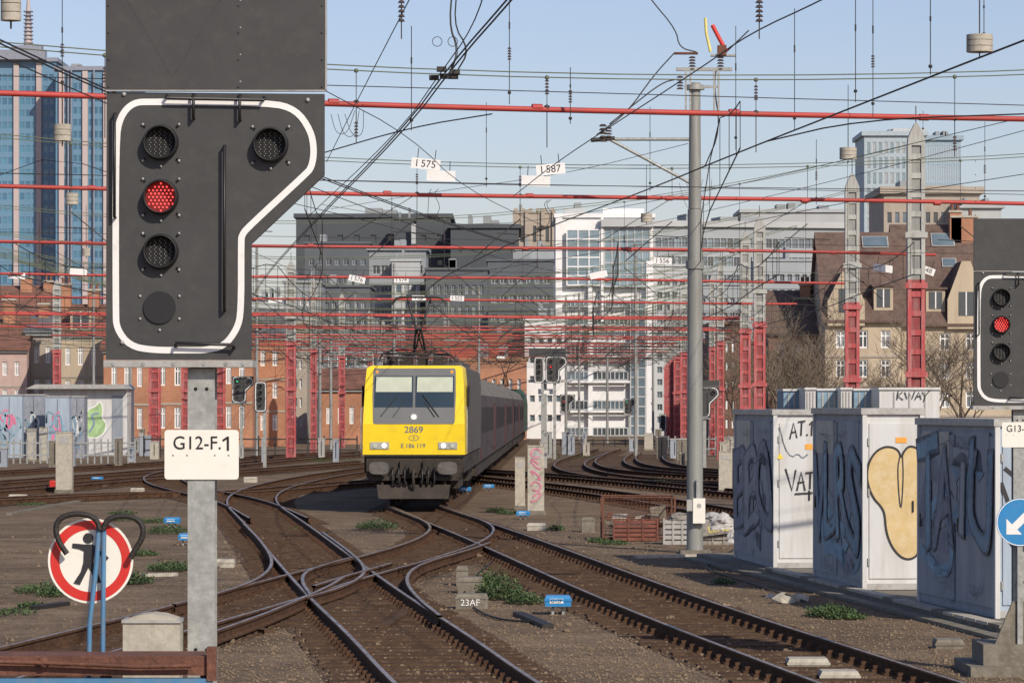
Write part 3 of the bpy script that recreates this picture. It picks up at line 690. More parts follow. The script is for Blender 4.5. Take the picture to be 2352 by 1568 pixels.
# ---------------------------------------------------------------- cross spans
def insul(b,p,h=.3,r=.04,m=M_ins):
    p=V3(p)
    for k in range(5): b.cyl(p+Zv*(k*h/5),p+Zv*((k+.55)*h/5),r,m,8,r*.55)
def discweight(b,p,r=.19):
    p=V3(p)
    for k in range(3): b.cyl(p+Zv*(k*.085),p+Zv*(k*.085+.078),r,M_conc,16)
    b.cyl(p-Zv*.08,p+Zv*.9,.010,M_wire,5);
spans=[52,74,99,123,149,161,174,187,199,212,224,237,250,264,278,293,308,324,340]
for i,Z0 in enumerate(spans):
    k=.3
    xl,xr=(-18,18) if Z0<90 else (-27,12.5 if Z0<160 else 12.0)
    zt=7.55 if Z0 not in (161,187,212,237,264,293,324) else 7.15
    wr=max(.85,Z0/120)
    def yy(x): return Z0+k*x
    rt=thing('overhead_cross_span','thin red tubular span with green cables and insulators across the tracks','overhead span',V3(((xl+xr)/2,yy((xl+xr)/2),7.4)),'red cross spans over the tracks')
    b=B();b.tube([V3((x,yy(x),zt-.03*math.cos(x*.25+i))) for x in [xl+(xr-xl)*t/24 for t in range(25)]],.040+.00005*Z0,M_tube,8)
    for x in range(int(xl),int(xr),3): b.cyl((x+.3,yy(x+.3)-.0,zt),(x+.45,yy(x+.45),zt),.052,M_tube,8)
    part('red_tube',b,rt)
    mid=(xl+xr)/2
    def zc(x,top,low): return low+(top-low)*((x-mid)/((xr-xl)/2))**2
    top=9.3 if i<2 else 10.9
    low=8.0 if i<1 else 8.15
    for o in (0,.07):
        b=B();b.tube([V3((x,yy(x),zc(x,top,low)+o)) for x in [xl+(xr-xl)*t/24 for t in range(25)]],.011*wr,M_cgrn,5);part('head_cable',b,rt)
    b=B();b.tube([V3((xl,yy(xl)+.1,zt+.28)),V3((xr,yy(xr)+.1,zt+.22))],.008*wr,M_wire,4);part('steady_wire',b,rt)
    b=B();b.tube([V3((xl,yy(xl)-.1,6.45)),V3((mid,yy(mid)-.1,6.38)),V3((xr,yy(xr)-.1,6.5))],.007*wr,M_wire,4);part('steady_wire',b,rt)
    if i>1:
        b=B();b.tube([V3((xl,yy(xl)-.1,7.0)),V3((xr,yy(xr)-.1,6.95))],.007*wr,M_cgrn,4);part('steady_wire',b,rt)
    xs=[-16,-12.6,-9.2,-5.5,-2.4,.6,3.6,6.9,10.3,14]
    for x in xs:
        if not xl<x<xr: continue
        x+=R.uniform(-.5,.5);b=B();zt2=zc(x,top,low)
        b.cyl((x,yy(x),zt),(x,yy(x),zt2),.007*wr,M_wire,5)
        b.ball((x,yy(x),zt2),.04*wr**.5,M_cgrn,6);b.ball((x,yy(x),zt),.05,M_wire,6)
        if i==0 or R.random()<.4:
            insul(b,(x,yy(x),zt-.50 if R.random()<.6 else zt+.2),.24,.034);b.cyl((x,yy(x),zt-.6),(x,yy(x),zt),.009*wr,M_wire,5)
        part('dropper',b,rt)
        if i>0:
            b=B();s=R.choice((-1,1))
            b.tube([V3((x,yy(x),zt-.5)),V3((x+s*.55,yy(x),6.6)),V3((x+s*1.0,yy(x),6.2))],.013*wr,M_wire,5)
            b.tube([V3((x-.5,yy(x),6.75)),V3((x+.5,yy(x),6.7))],.011*wr,M_wire,5)
            if R.random()<.6: b.tube([V3((x,yy(x),zt)),V3((x+s*1.6,yy(x+1.6),6.6))],.008*wr,M_wire,4)
            part('registration_arm',b,rt)
for (px,py,Z,r_) in ((2250,120,50,.19),(1948,366,75,.185),(143,324,52,.13),(165,470,76,.14),(25,48,34,.10),(1485,510,99,.16),(198,588,110,.13)):
    b=B();discweight(b,P(px,py,Z),r_);
    p=P(px,py,Z);b.tube([p+Zv*.9,p+Zv*1.6],.007,M_wire,4)
    solo('disc_weight',b,'stack of grey discs hanging from an overhead wire','weight','disc weights hanging from wires')
for (px,py,Z,t,a) in ((978,377,72,'I 575',6),(1013,404,73,'',2),(1265,389,72,'I 587',-5),(1231,416,73,'',3),(820,641,121,'I 576',12),(1522,599,110,'I 556',3),(1375,631,116,'',-12),(2028,616,102,'',8),(2125,619,102,'I 548',20),(38,633,118,'',4),(1050,685,145,'I 552',3),(962,684,145,'I 57',0),(632,689,148,'',-5),(180,624,118,'',3),(922,643,138,'I 574',0),(1150,820,258,'',0)):
    c=P(px,py,Z);a=math.radians(-a);u=V3((math.cos(a),0,math.sin(a)));v=V3((-math.sin(a),0,math.cos(a)))
    hw,hh=(.30,.11) if Z<90 else (.29,.105)
    rt=thing('hanging_number_plate','small white numbered plate clipped to an overhead wire' if t else 'small blank white plate clipped to an overhead wire','number plate',c,'plates hung on overhead wires')
    b=B();b.obox(c,u*hw,v*hh,Y*.008,M_white);part('plate',b,rt)
    for s in (-.6,.6):
        b=B();b.tube([c+u*hw*s+v*hh,c+u*hw*s+v*(hh+.2)],.008,M_wire,4);part('hanger',b,rt)
    if t: text(t,.21,c-Y*.009,u,v,M_blk,rt,off=.003)

# ---------------------------------------------------------------- longitudinal lines
def oline(pts,r,label='dark overhead wire running above the tracks',m=M_wire,pair=0,drop=None,arms=True):
    rt=thing('overhead_wire',label,'overhead wire',pts[0],'overhead wires above the tracks')
    pl=chaikin(pts,2);b=B();b.tube(pl,r,m,6)
    part('contact_wire',b,rt)
    if pair:
        b=B();b.tube([p+V3((pair,0,.01)) for p in pl],r,m,6);part('contact_wire',b,rt)
    if drop:
        b=B();n=len(pl);mp=[];h0=drop
        for i in range(n): 
            ph=(pl[i].y%25)/25;mp.append(pl[i]+Zv*(h0*(.45+.55*(2*ph-1)**2)))
        b.tube(mp,r*.85,m,5);part('messenger_wire',b,rt)
        b=B()
        for i in range(n-1):
            m_=max(1,int((pl[i+1]-pl[i]).length/4))
            for j in range(m_):
                t=j/m_;b.tube([pl[i].lerp(pl[i+1],t),mp[i].lerp(mp[i+1],t)],r*.5,m,4)
        part('dropper_wire',b,rt,kind='stuff')
    return rt
Hh=lambda L,z:[G(a,c,z) for a,c in L]
oline(Hh([(2700,-40),(2352,92),(1970,242),(1690,352),(1480,439),(1260,520),(1100,592),(985,655)],6.18)+[MT@V3((.1,3.6,6.03)),MT@V3((.1,160,6.0))],.0075,pair=.035)
SL='short dark registration cable between overhead fittings';TL='thin dark stay cable crossing above the tracks'
oline(Hh([(2352,262),(1975,275),(1760,325)],7.0),.011,SL)
oline(Hh([(1230,-80),(1165,0),(1040,142),(930,292),(720,508),(600,640),(562,716)],6.15),.008,pair=.045)
oline(Hh([(1130,-80),(1090,60),(1010,170),(920,300),(705,500)],6.4),.006)
oline(Hh([(-100,55),(0,100),(240,212),(740,412),(1000,506),(1180,562)],6.15),.008,pair=.045)
oline(Hh([(-100,90),(0,128),(240,238),(740,440),(1010,540)],6.05),.006)
oline(Hh([(1960,-40),(1890,0),(1720,78),(1620,150),(1400,292),(1275,375),(1180,450)],7.3),.008)
oline(Hh([(960,-40),(935,10),(820,232),(750,372)],7.6),.007)
oline(Hh([(1130,262),(945,292),(740,352)],7.2),.010,SL)
oline(Hh([(740,205),(940,310),(1060,430),(1250,520)],7.0),.006)
oline(Hh([(2500,240),(2352,268),(1640,440),(1100,530),(740,470)],7.9),.007,'thin green stay cable crossing above the tracks',M_cgrn)
oline(Hh([(2352,400),(1900,470),(1500,560),(1000,640)],7.6),.008,TL)
oline(Hh([(2352,300),(1980,400),(1560,500),(1280,560)],7.6),.006,TL)
oline(Hh([(600,450),(900,520),(1200,610),(1600,690)],7.4),.008,TL)
oline(Hh([(760,480),(1000,440),(1300,400),(1580,330)],8.2),.006,TL)
oline(Hh([(-50,420),(200,330),(600,600),(900,700)],7.4),.007,TL)
for x0,dx in ((-23,.01),(-19,.012),(-15.2,.013),(-11.3,.014),(-7.2,.0148),(2.6,.012),(6.3,.008),(9.4,.004)):
    pts=[V3((x0+dx*(y-80)+.2*math.sin(y*.13),y,6.1)) for y in range(80,360,13)]
    oline(pts,.014,drop=1.15)
oline([G(700,480,6.2),V3((-4.2,80,6.1)),V3((-7.5,120,6.1)),V3((-9,170,6.1))],.010,drop=1.1)
oline([G(1700,340,6.15),V3((3.3,62,6.1)),V3((5.5,100,6.1)),V3((7.5,150,6.1)),V3((8.5,300,6.1))],.010,drop=1.1)
for (px,y0,y1,Z,ins) in ((1170,-30,240,52,1),(2005,-30,268,53,1),(945,60,300,50,0),(1310,155,285,52,1),(1493,245,440,74,0),(2260,-20,90,50,0),(143,0,210,50,1),(1690,60,345,60,0),(1825,20,300,55,0),(2137,-20,172,45,0),(1117,235,430,74,0),(1965,-20,235,50,0),(900,440,560,80,0),(1875,320,470,76,1),(2262,280,470,78,1),(2120,255,300,90,0)):
    b=B();a=P(px,y0,Z);c=P(px,y1,Z);b.tube([a,c],.0065,M_wire,5)
    if ins: insul(b,a.lerp(c,.62),.2,.032)
    b.ball(a.lerp(c,.9),.03,M_wire,6);b.cyl(a.lerp(c,.3),a.lerp(c,.36),.014,M_wire,6)
    solo('hanging_dropper',b,'thin vertical dropper wire with dark fittings','dropper wire','vertical dropper wires')
for (px,py,r_) in ((922,0,.035),(1744,0,.04)):
    b=B();insul(b,P(px,py+50,33),.22,r_);b.tube([P(px,py+90,33),P(px,py-40,33)],.006,M_wire,5);solo('hanging_insulator',b,'ribbed dark insulator hanging on a thin wire','insulator','hanging insulators')
for (px,py,Z,s) in ((1022,165,30.5,.85),(990,500,58,.8),(1240,525,58,.8)):
    c=P(px,py,Z);b=B()
    for k in range(6):
        o=V3((R.uniform(-.12,.12)*s,R.uniform(-.2,.2),R.uniform(-.06,.06)*s));b.obox(c+o,X*.05*s,Y*.06,Zv*.022*s,M_wire)
    for k in range(4 if Z<40 else 2):
        x=R.uniform(-.2,.2)*s;pts=[c+V3((x,0,0)),c+V3((x*1.6+.05,0,.22*s)),c+V3((x*.6,0,.5*s)),c+V3((x*.9+.06,0,(1.1 if Z<40 else .6)*s))]
        b.tube(chaikin(pts,2),.005,M_wire,5)
    if Z<40:
        for k in (-1,1):
            cc=c+V3((k*.08*s,0,.31*s));b.tube([cc+V3((.05*s*math.cos(a*.524),0,.05*s*math.sin(a*.524))) for a in range(12)],.003,M_wire,4,True)
    solo('wire_clamp_assembly',b,'tangled clamps and looped jumper wires on contact wire','overhead fitting','overhead wire fittings')
for (px,py,Z) in ((790,262,60),(1590,420,90)):
    b=B()
    for k in range(3):
        a=P(px-30+k*16,py,Z);c=P(px-5+k*18,py+R.uniform(30,60),Z);e=P(px+25+k*10,py-8,Z)
        b.tube(chaikin([a,c+V3((-.1,0,0)),c+V3((.1,0,0)),e],2),.005,M_wire,4)
    solo('jumper_wire',b,'slack jumper wires looping between overhead cables','jumper wire','slack jumper wires')

# ---------------------------------------------------------------- tall grey pole
Zp=73;x=W(1596,Zp)
rt=thing('catenary_mast','tall tapered grey steel mast with bracket arm and switch gear','mast',V3((x,Zp,0)))
b=B();b.tube([V3((x,Zp,0)),V3((x,Zp,7.2))],[.175,.15],M_gpole,16);b.tube([V3((x,Zp,7.21)),V3((x,Zp,9.85))],[.135,.115],M_gpole,16)
b.cyl((x,Zp,5.95),(x,Zp,6.12),.19,M_gpole,12);b.cyl((x,Zp,9.7),(x,Zp,9.8),.2,M_galv,12);part('shaft',b,rt)
b=B();b.box((x-.32,Zp-.32,0),(x+.32,Zp+.32,.07),M_concd);part('footing',b,rt)
b=B();z=P(0,320,Zp).z;xa=W(1368,Zp);b.tube([V3((x,Zp,z)),V3((xa,Zp,z))],.035,M_galv,8);b.tube([V3((W(1400,Zp),Zp,z)),V3((x-.1,Zp,P(0,420,Zp).z))],.033,M_galv,8)
insul(b,(W(1385,Zp),Zp,z-.05),.4,.09);insul(b,(W(1398,Zp),Zp,z-.02),.3,.08);b.tube([V3((xa-.1,Zp,z-.02)),V3((xa+.4,Zp,z+.02))],.05,M_wire,6);part('bracket_arm',b,rt)
b=B();z=P(0,160,Zp).z;b.box((W(1553,Zp),Zp-.05,z-.03),(W(1682,Zp),Zp+.05,z+.04),M_galv)
for xx in (1575,1585,1640,1650): b.box((W(xx,Zp)-.02,Zp-.1,P(0,255,Zp).z),(W(xx,Zp)+.02,Zp-.04,z-.031),M_galv)
b.box((W(1572,Zp),Zp-.09,P(0,203,Zp).z),(W(1652,Zp),Zp-.03,P(0,197,Zp).z),M_galv)
b.tube([P(1548,123,Zp),P(1603,123,Zp)],.03,M_rust,6)
for xx in (1590,1655,1562): insul(b,P(xx,160,Zp) if xx!=1562 else P(xx,205,Zp),.3,.08)
b.tube([P(1632,128,Zp),P(1690,128,Zp)],.03,M_galv,6);b.box((W(1648,Zp),Zp-.1,P(0,128,Zp).z),(W(1668,Zp),Zp+.1,P(0,105,Zp).z),M_rust)
part('cross_arm',b,rt)
b=B();b.tube([P(1632,120,Zp),P(1622,75,Zp),P(1620,42,Zp)],.034,mat('yellow_horn',(.7,.62,.2),.5),6);part('yellow_horn',b,rt)
b=B();b.tube([P(1668,118,Zp),P(1650,85,Zp),P(1636,58,Zp)],.048,M_red,6);part('red_horn',b,rt)
for pts in ([(1548,123),(1500,175),(1440,260),(1370,310)],[(1600,120),(1560,110),(1553,68),(1495,0),(1470,-40)],[(1555,182),(1520,190),(1450,245),(1400,285)],[(1645,160),(1640,200),(1655,300),(1620,380)],[(1660,128),(1720,70)]):
    b=B();b.tube(chaikin([P(a,c,Zp) for a,c in pts],2),.014,M_wire,5);part('jumper_cable',b,rt)
b=B();b.box((W(1590,Zp),Zp-.32,P(0,1200,Zp).z),(W(1618,Zp),Zp-.18,P(0,1143,Zp).z),M_wht2);b.box((W(1576,Zp),Zp-.3,P(0,1172,Zp).z),(W(1589,Zp),Zp-.2,P(0,1146,Zp).z),M_grey)
b.box((W(1598,Zp),Zp-.26,P(0,1143,Zp).z),(W(1606,Zp),Zp-.2,P(0,1100,Zp).z),M_galv);b.disc((W(1604,Zp),Zp-.322,P(0,1160,Zp).z),X,Zv,.05,M_grey,12);part('control_box',b,rt)

# ---------------------------------------------------------------- cabinets
def strokes(O,U,V,lines,w,m,parent,off=.006,it=1):
    b=B()
    for i,l in enumerate(lines): b.ribbon(O,U,V,chaikin(l,it),w,m,off+.0007*i)
    return part('graffiti',b,parent)
def swirls(O,U,V,w,h,seed,parent,mats,wd=.12,n=7):
    r=random.Random(seed);b=B()
    for k in range(n):
        cx=r.uniform(.15,.85)*w;cz=r.uniform(.2,.8)*h;pts=[]
        a0=r.uniform(0,6)
        for j in range(9):
            a=a0+j*r.uniform(.5,.9);rr=r.uniform(.15,.35);pts.append((min(w,max(0,cx+rr*w*math.cos(a))),min(h,max(0,cz+rr*h*math.sin(a)))))
        b.ribbon(O,U,V,chaikin(pts,2),wd*r.uniform(.4,1.2),mats[k%len(mats)],.004+.0008*k)
    return part('graffiti',b,parent)
CG='graffiti covered relay cabinets on concrete slab'
def cabinet(F0,BL,wid,hgt,label,z0=.12,fm=M_cabw):
    F0=V3((F0.x,F0.y,z0));BL=V3((BL.x,BL.y,z0));sd=(BL-F0);L=sd.length;sd.normalize();fr=V3((sd.y,-sd.x,0))
    if fr.x<0: fr=-fr
    rt=thing('relay_cabinet',label,'cabinet',F0,CG)
    b=B();A=F0;Bq=F0+fr*wid;C=Bq+sd*L;D=F0+sd*L;h=Zv*hgt
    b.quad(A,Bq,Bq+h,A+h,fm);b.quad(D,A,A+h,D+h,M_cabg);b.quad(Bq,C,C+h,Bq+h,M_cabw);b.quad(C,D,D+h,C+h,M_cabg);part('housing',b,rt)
    b=B();ov=.06;c=(A+C)/2+h+Zv*.05;b.obox(c,fr*(wid/2+ov),sd*(L/2+ov),Zv*.05,M_grey);part('roof',b,rt)
    for p in (A,Bq,D):
        b=B();b.obox(p+h/2-fr*.0-sd*.01,fr*.035,sd*.035,Zv*(hgt/2-.002),M_cabw);part('corner_trim',b,rt)
    b=B();b.obox((A+Bq)/2+Zv*.06-sd*.012,fr*(wid/2-.04),sd*.012,Zv*.05,M_grey);part('base_rail',b,rt)
    b=B();dA=A-sd*.012+fr*.07+Zv*.16;b.obox(dA+fr*(wid/2-.07)+Zv*(hgt/2-.14),fr*(wid/2-.08),sd*.010,Zv*(hgt/2-.17),fm);door=part('door',b,rt)
    b=B();b.obox(dA+fr*(wid-.22)+Zv*(hgt*.42)-sd*.02,fr*.012,sd*.02,Zv*.09,M_blk);part('handle',b,door)
    for zz in (.3,hgt*.5,hgt-.6):
        b=B();b.obox(dA+fr*.0+Zv*zz-sd*.012,fr*.015,sd*.012,Zv*.06,M_galv);part('hinge',b,door)
    nd=2
    for k in range(nd):
        b=B();cc=A+sd*(L*(k+.5)/nd)+Zv*(hgt/2);b.obox(cc-fr*.014,fr*.012,sd*(L/nd/2-.06),Zv*(hgt/2-.14),M_cabg);dd=part('side_door',b,rt)
        b=B();b.obox(cc-fr*.03+Zv*(hgt*.36),fr*.006,sd*(L/nd*.36),Zv*.28,M_grey if k else M_cabg);part('upper_panel',b,dd)
        b=B();b.obox(cc-fr*.03+sd*(L/nd/2-.2)-Zv*.1,fr*.02,sd*.03,Zv*.1,M_blk);part('handle',b,dd)
    return rt,A,fr,sd,L,wid,hgt
def cab(Fp,Bp,wid,top,label,fm=M_cabw):
    F0=G(*Fp,.12);BL=G(*Bp,.12);hgt=CH+(HY-top)*F0.y/F-.22
    return cabinet(F0,BL,wid,hgt,label,fm=fm)
ca=cab((1780,1305),(1690,1280),.78,940,'white relay cabinet with black graffiti tags on door')
cb=cab((1985,1355),(1872,1325),.94,937,'white relay cabinet with sand yellow spray shape and blue graffiti side')
cc=cab((2290,1420),(2112,1380),.9,962,'bluish relay cabinet covered in blue and black graffiti',M_cabb)
rt,A,fr,sd,L,wid,h=ca
O=A-sd*.024
strokes(O,fr,Zv,[[(.08,2.58),(.17,2.2),(.30,2.02),(.42,2.1),(.5,2.0),(.6,2.08)]],.024,M_gln,rt,.003,1)
strokes(O,fr,Zv,[[(.27,2.36),(.34,2.66),(.40,2.38)],[(.29,2.47),(.39,2.50)],[(.42,2.67),(.56,2.69)],[(.49,2.68),(.475,2.42)],[(.575,2.42),(.60,2.45)],[(.63,2.62),(.68,2.69),(.67,2.42)]],.032,M_gbk,rt,.006,0)
strokes(O,fr,Zv,[[(.19,1.82),(.31,1.42),(.38,1.80)],[(.40,1.42),(.48,1.76),(.55,1.42)],[(.41,1.56),(.54,1.58)],[(.56,1.74),(.73,1.76)],[(.65,1.74),(.64,1.45)],[(.36,1.36),(.69,1.38)]],.034,M_gbk,rt,.012,0)
b=B();b.obox(O+fr*.62+Zv*2.22-sd*.004,fr*.07,sd*.002,Zv*.05,M_glow);part('sticker',b,rt)
b=B();yl=mat('yellow_warning',(.8,.6,.05),.5);b.add([O+fr*.03+Zv*2.0-sd*.003,O+fr*.15+Zv*2.0-sd*.003,O+fr*.09+Zv*2.11-sd*.003],[(0,1,2)],yl);part('warning_sign',b,rt)
for (cv,seed,tx,cols) in ((ca,3,'BBO',[M_gpu,M_cabg]),(cb,5,'VURS',[M_gbl,M_glb,M_glb]),(cc,8,'TATU',[M_glb,M_gpu,M_cabg,M_gbl])):
    rt,A,fr,sd,L,wid,h=cv
    D=A+sd*(L-.15)
    swirls(D-fr*.032+Zv*.35,-sd,Zv,L-.3,2.1,seed*3,rt,[M_gbl if cv is not ca else M_gpu,M_cabg,M_gpu,M_glb if cv is not ca else M_cabg],.3,4)
    grafletters(tx,D-fr*.042+Zv*(.55 if cv is not cc else .8),-sd,Zv,L-.3,1.75,cols,rt,.004,seed=seed,thick=.03)
    r=random.Random(seed);ls=[]
    for k in range(9):
        x=r.uniform(.2,L-1.1);z=r.choice([r.uniform(.2,.55),r.uniform(.3,2.2)]);ls.append([(x+j*.12,z+r.uniform(-.16,.16)) for j in range(6)])
    for k in range(2):
        x=r.uniform(.3,L-1.3);z=r.uniform(2.35,2.5);ls.append([(x+j*.14,z+r.uniform(-.1,.1)) for j in range(8)])
    strokes(D-fr*.066,-sd,Zv,ls,.018,M_gln,rt,.002,1)
rt,A,fr,sd,L,wid,h=cc
O=A-sd*.024;strokes(O,fr,Zv,[[(.05,1.9),(.2,1.5),(.1,1.2),(.3,.9)],[(.1,2.1),(.35,1.9),(.25,1.4)]],.06,M_gbk,rt,.004,2)
rt,A,fr,sd,L,wid,h=cb
O=A-sd*.024
kx=58.4/F
qq=lambda px,py:((px-1985)*kx,(1355-py)*kx-.0)
sh=[(2050,1040),(2030,1038),(2008,1050),(1992,1078),(1990,1115),(2003,1150),(2022,1170),(2030,1185),(2033,1225),(2045,1258),(2065,1282),(2085,1288),(2102,1280),(2109,1262),(2112,1200),(2112,1060),(2105,1042),(2085,1036),(2072,1050),(2067,1065),(2062,1048)]
sh=chaikin([qq(*p) for p in sh],2,True)
b=B();b.add([O+fr*p[0]+Zv*p[1]-sd*.003 for p in sh],[tuple(range(len(sh)))],M_gyl);b.ribbon(O,fr,Zv,sh,.035,M_gbk,.008,True)
b.ribbon(O,fr,Zv,chaikin([qq(2064,1060),qq(2058,1090),qq(2066,1195),qq(2072,1110),qq(2070,1060)],2),.02,M_gbk,.010);part('graffiti',b,rt,'sand yellow bulging spray shape with black outline')
b=B();b.obox(O+fr*.6+Zv*(331*kx)-sd*.004,fr*.09,sd*.002,Zv*.045,M_glow);part('sticker',b,rt)
b=B()
pA=[G(1600,1284),G(1760,1322),G(2300,1462),G(2500,1520)]
inn=[q_+V3((2.6,2.0,0)) for q_ in pA]
b.prism([V3((v.x,v.y,.116)) for v in (pA+inn[::-1])],V3((0,0,-.11)),M_concd)
pB=[v+V3((-.28,-.1,0)) for v in pA]
b.prism([V3((v.x,v.y,.055)) for v in (pB+[v+V3((.27,.1,0)) for v in pA][::-1])],V3((0,0,-.05)),M_concd)
solo('concrete_plinth',b,kind='structure')
for i in range(26):
    t0=i/26;t1=(i+.94)/26
    def along(t):
        return pA[1].lerp(pA[2],t)
    a=along(t0);c=along(t1);dd_=(c-a)/2;nn=V3((dd_.y,-dd_.x,0)).normalized()
    if nn.x>0: nn=-nn
    b=B();b.obox((a+c)/2-nn*.09+Zv*.135,dd_,nn*.11,Zv*.022,M_conc if i%5 else M_concd);solo('kerb_stone',b,'weathered pale concrete kerb stone on the plinth edge','kerb stone','kerb stones along the plinth')
for (x0,x1,tp,m,Z) in ((1798,1850,898,M_gbl,92),(1848,1875,895,M_cabw,90),(1876,1930,897,M_gbl,91),(1930,1958,895,M_cabw,90),(1960,2015,897,M_gbl,91),(2018,2160,895,M_cabw,89)):
    rt=thing('equipment_container','low painted equipment container behind the relay cabinets','container',V3((W(x0,Z),Z,0)),'row of equipment containers')
    b=B();z1=P(0,tp,Z).z;b.box((W(x0,Z)+.02,Z,0),(W(x1,Z)-.02,Z+2.2,z1),m);part('housing',b,rt)
    b=B();b.box((W(x0,Z)-.0,Z-.05,z1+.002),(W(x1,Z),Z+2.25,z1+.06),M_cabw);part('roof_rim',b,rt)
    for k in range(1,4):
        b=B();xx=W(x0+(x1-x0)*k/4,Z);b.box((xx-.02,Z-.02,.1),(xx+.02,Z-.001,z1-.05),M_grey);part('rib',b,rt)
    if x1==2160:
        o_=V3((W(2060,Z),Z-.024,P(0,918,Z).z))
        strokes(o_,X,Zv,[[(0,0),(.03,.22)],[(.14,.2),(.02,.1),(.16,.0)],[(.2,.2),(.26,.02),(.32,.14),(.38,.02),(.46,.22)],[(.46,.0),(.56,.2),(.62,.01)],[(.48,.08),(.62,.1)],[(.64,.2),(.72,.1),(.84,.24)],[(.72,.1),(.69,-.04)]],.028,M_gbk,rt,.003,0)

# ---------------------------------------------------------------- concrete posts
def cpost(x0,x1,top,bot,label,graf=None):
    p=G((x0+x1)/2,bot);Z=p.y;w2=(x1-x0)/2*Z/F;z1=P(0,top,Z).z
    rt=thing('concrete_post',label,'post',p,'pale concrete cable posts')
    b=B();b.box((p.x-w2,Z,0),(p.x+w2,Z+w2*1.6,z1),M_conc);b.box((p.x-w2*1.04,Z-.02,z1+.001),(p.x+w2*1.04,Z+w2*1.65,z1+.03),M_conc);b.box((p.x-w2*1.15,Z-.05,0),(p.x+w2*1.15,Z-.001,.12),M_concd);part('shaft',b,rt)
    b=B();b.box((p.x-w2*.6,Z-.012,z1*.82),(p.x+w2*.6,Z-.001,z1*.93),M_grey);part('cover_plate',b,rt)
    if graf:
        ls=[];n=5
        for k in range(n):
            zc_=z1*.9-k*z1*.16;ls.append([(w2*(1+.6*math.cos(a*.7+k)),zc_+z1*.07*math.sin(a*.7)) for a in range(9)])
        strokes(V3((p.x-w2,Z-.013,0)),X,Zv,ls,.035,M_gpk,rt,.003,1)
cpost(1212,1250,1025,1182,'pale concrete post sprayed with pink graffiti',True)
cpost(1183,1206,1052,1170,'narrow pale concrete post')
cpost(128,165,993,1132,'pale concrete post beside a rusty track')
cpost(1651,1682,1038,1132,'pale concrete post near the relay cabinets')
cpost(1480,1500,995,1035,'short pale post beside far tracks');cpost(62,82,985,1060,'pale concrete post by the hut');cpost(90,108,982,1062,'pale concrete post by the hut')

# ---------------------------------------------------------------- debris
p=G(1385,1242);Z=p.y;x0=p.x;x1=W(1550,Z);y1=Z+1.6;zt=P(0,1142,Z).z
rt=thing('wire_cage','rusty wire mesh cage holding scrap','cage',V3((x0,Z,0)))
b=B()
for a in ((x0,Z),(x1,Z),(x0,y1),(x1,y1)): b.box((a[0]-.02,a[1]-.02,0),(a[0]+.02,a[1]+.02,zt),M_rust)
for zz in (.08,zt*.5,zt):
    for (a,c) in (((x0,Z),(x1,Z)),((x1,Z),(x1,y1)),((x0,Z),(x0,y1)),((x0,y1),(x1,y1))): b.tube([V3((*a,zz)),V3((*c,zz))],.018,M_rust,5)
part('frame',b,rt)
b=B()
n=18
for k in range(n): 
    xx=x0+(x1-x0)*k/n;b.tube([V3((xx,Z,.05)),V3((xx,Z,zt))],.005,M_rust,4);b.tube([V3((xx,y1,.05)),V3((xx,y1,zt))],.005,M_rust,4)
for k in range(12):
    zz=zt*k/12+.05;b.tube([V3((x0,Z,zz)),V3((x1,Z,zz))],.005,M_rust,4);b.tube([V3((x0,Z,zz)),V3((x0,y1,zz))],.005,M_rust,4)
part('mesh',b,rt)
M_scr=mat('scrap_grey',(.28,.26,.23),.8,0,.4,5,dirt=.6)
M_crd=mat('rusty_red_crate',(.19,.06,.04),.8,0,.4,4,dirt=.6)
b=B();rr=random.Random(5)
for k in range(12):
    xx=rr.uniform(x0+.1,x1-.35);yy_=rr.uniform(Z+.2,y1-.3);b.obox((xx+.15,yy_+.2,rr.uniform(.15,.6)),(rr.uniform(.1,.25),.02,rr.uniform(-.08,.08)),(0,.12,0),(rr.uniform(-.03,.03),0,rr.uniform(.04,.2)),rr.choice([M_scr,M_concd,M_rust,M_conc]))
part('scrap',b,rt)
def slatbox(px0,px1,py0,py1,m,label,dy=0):
    p=G(px0,py1);Z=p.y+dy;xa=W(px0,Z);xb=W(px1,Z);z0=max(0,P(0,py1,Z).z);z1=P(0,py0,Z).z;rt=thing('slatted_crate',label,'crate',V3((xa,Z,z0)),'crates by the mast')
    for k in range(5):
        b=B();zz=z0+(z1-z0)*k/5;b.box((xa,Z,zz),(xb,Z+.025,zz+(z1-z0)*.15),m);b.box((xa,Z+.026,zz),(xa+.025,Z+.6,zz+(z1-z0)*.15),m);b.box((xb-.025,Z+.026,zz),(xb,Z+.6,zz+(z1-z0)*.15),m);part('slat',b,rt)
    b=B()
    for k in range(4):
        xx=xa+(xb-xa)*k/3;b.box((xx-.02,Z-.02,z0),(xx+.02,Z-.001,z1),m)
    b.box((xa+.04,Z+.05,z0+.005),(xb-.04,Z+.55,z0+(z1-z0)*.75),M_concd);part('frame',b,rt)
slatbox(1410,1510,1192,1241,M_crd,'rusty red crate standing at the wire cage',-.4)
slatbox(1525,1588,1190,1250,M_grey,'grey slatted plastic crate filled with rubbish');slatbox(1612,1688,1195,1250,M_scr,'dark grey crate stuffed with sacks')
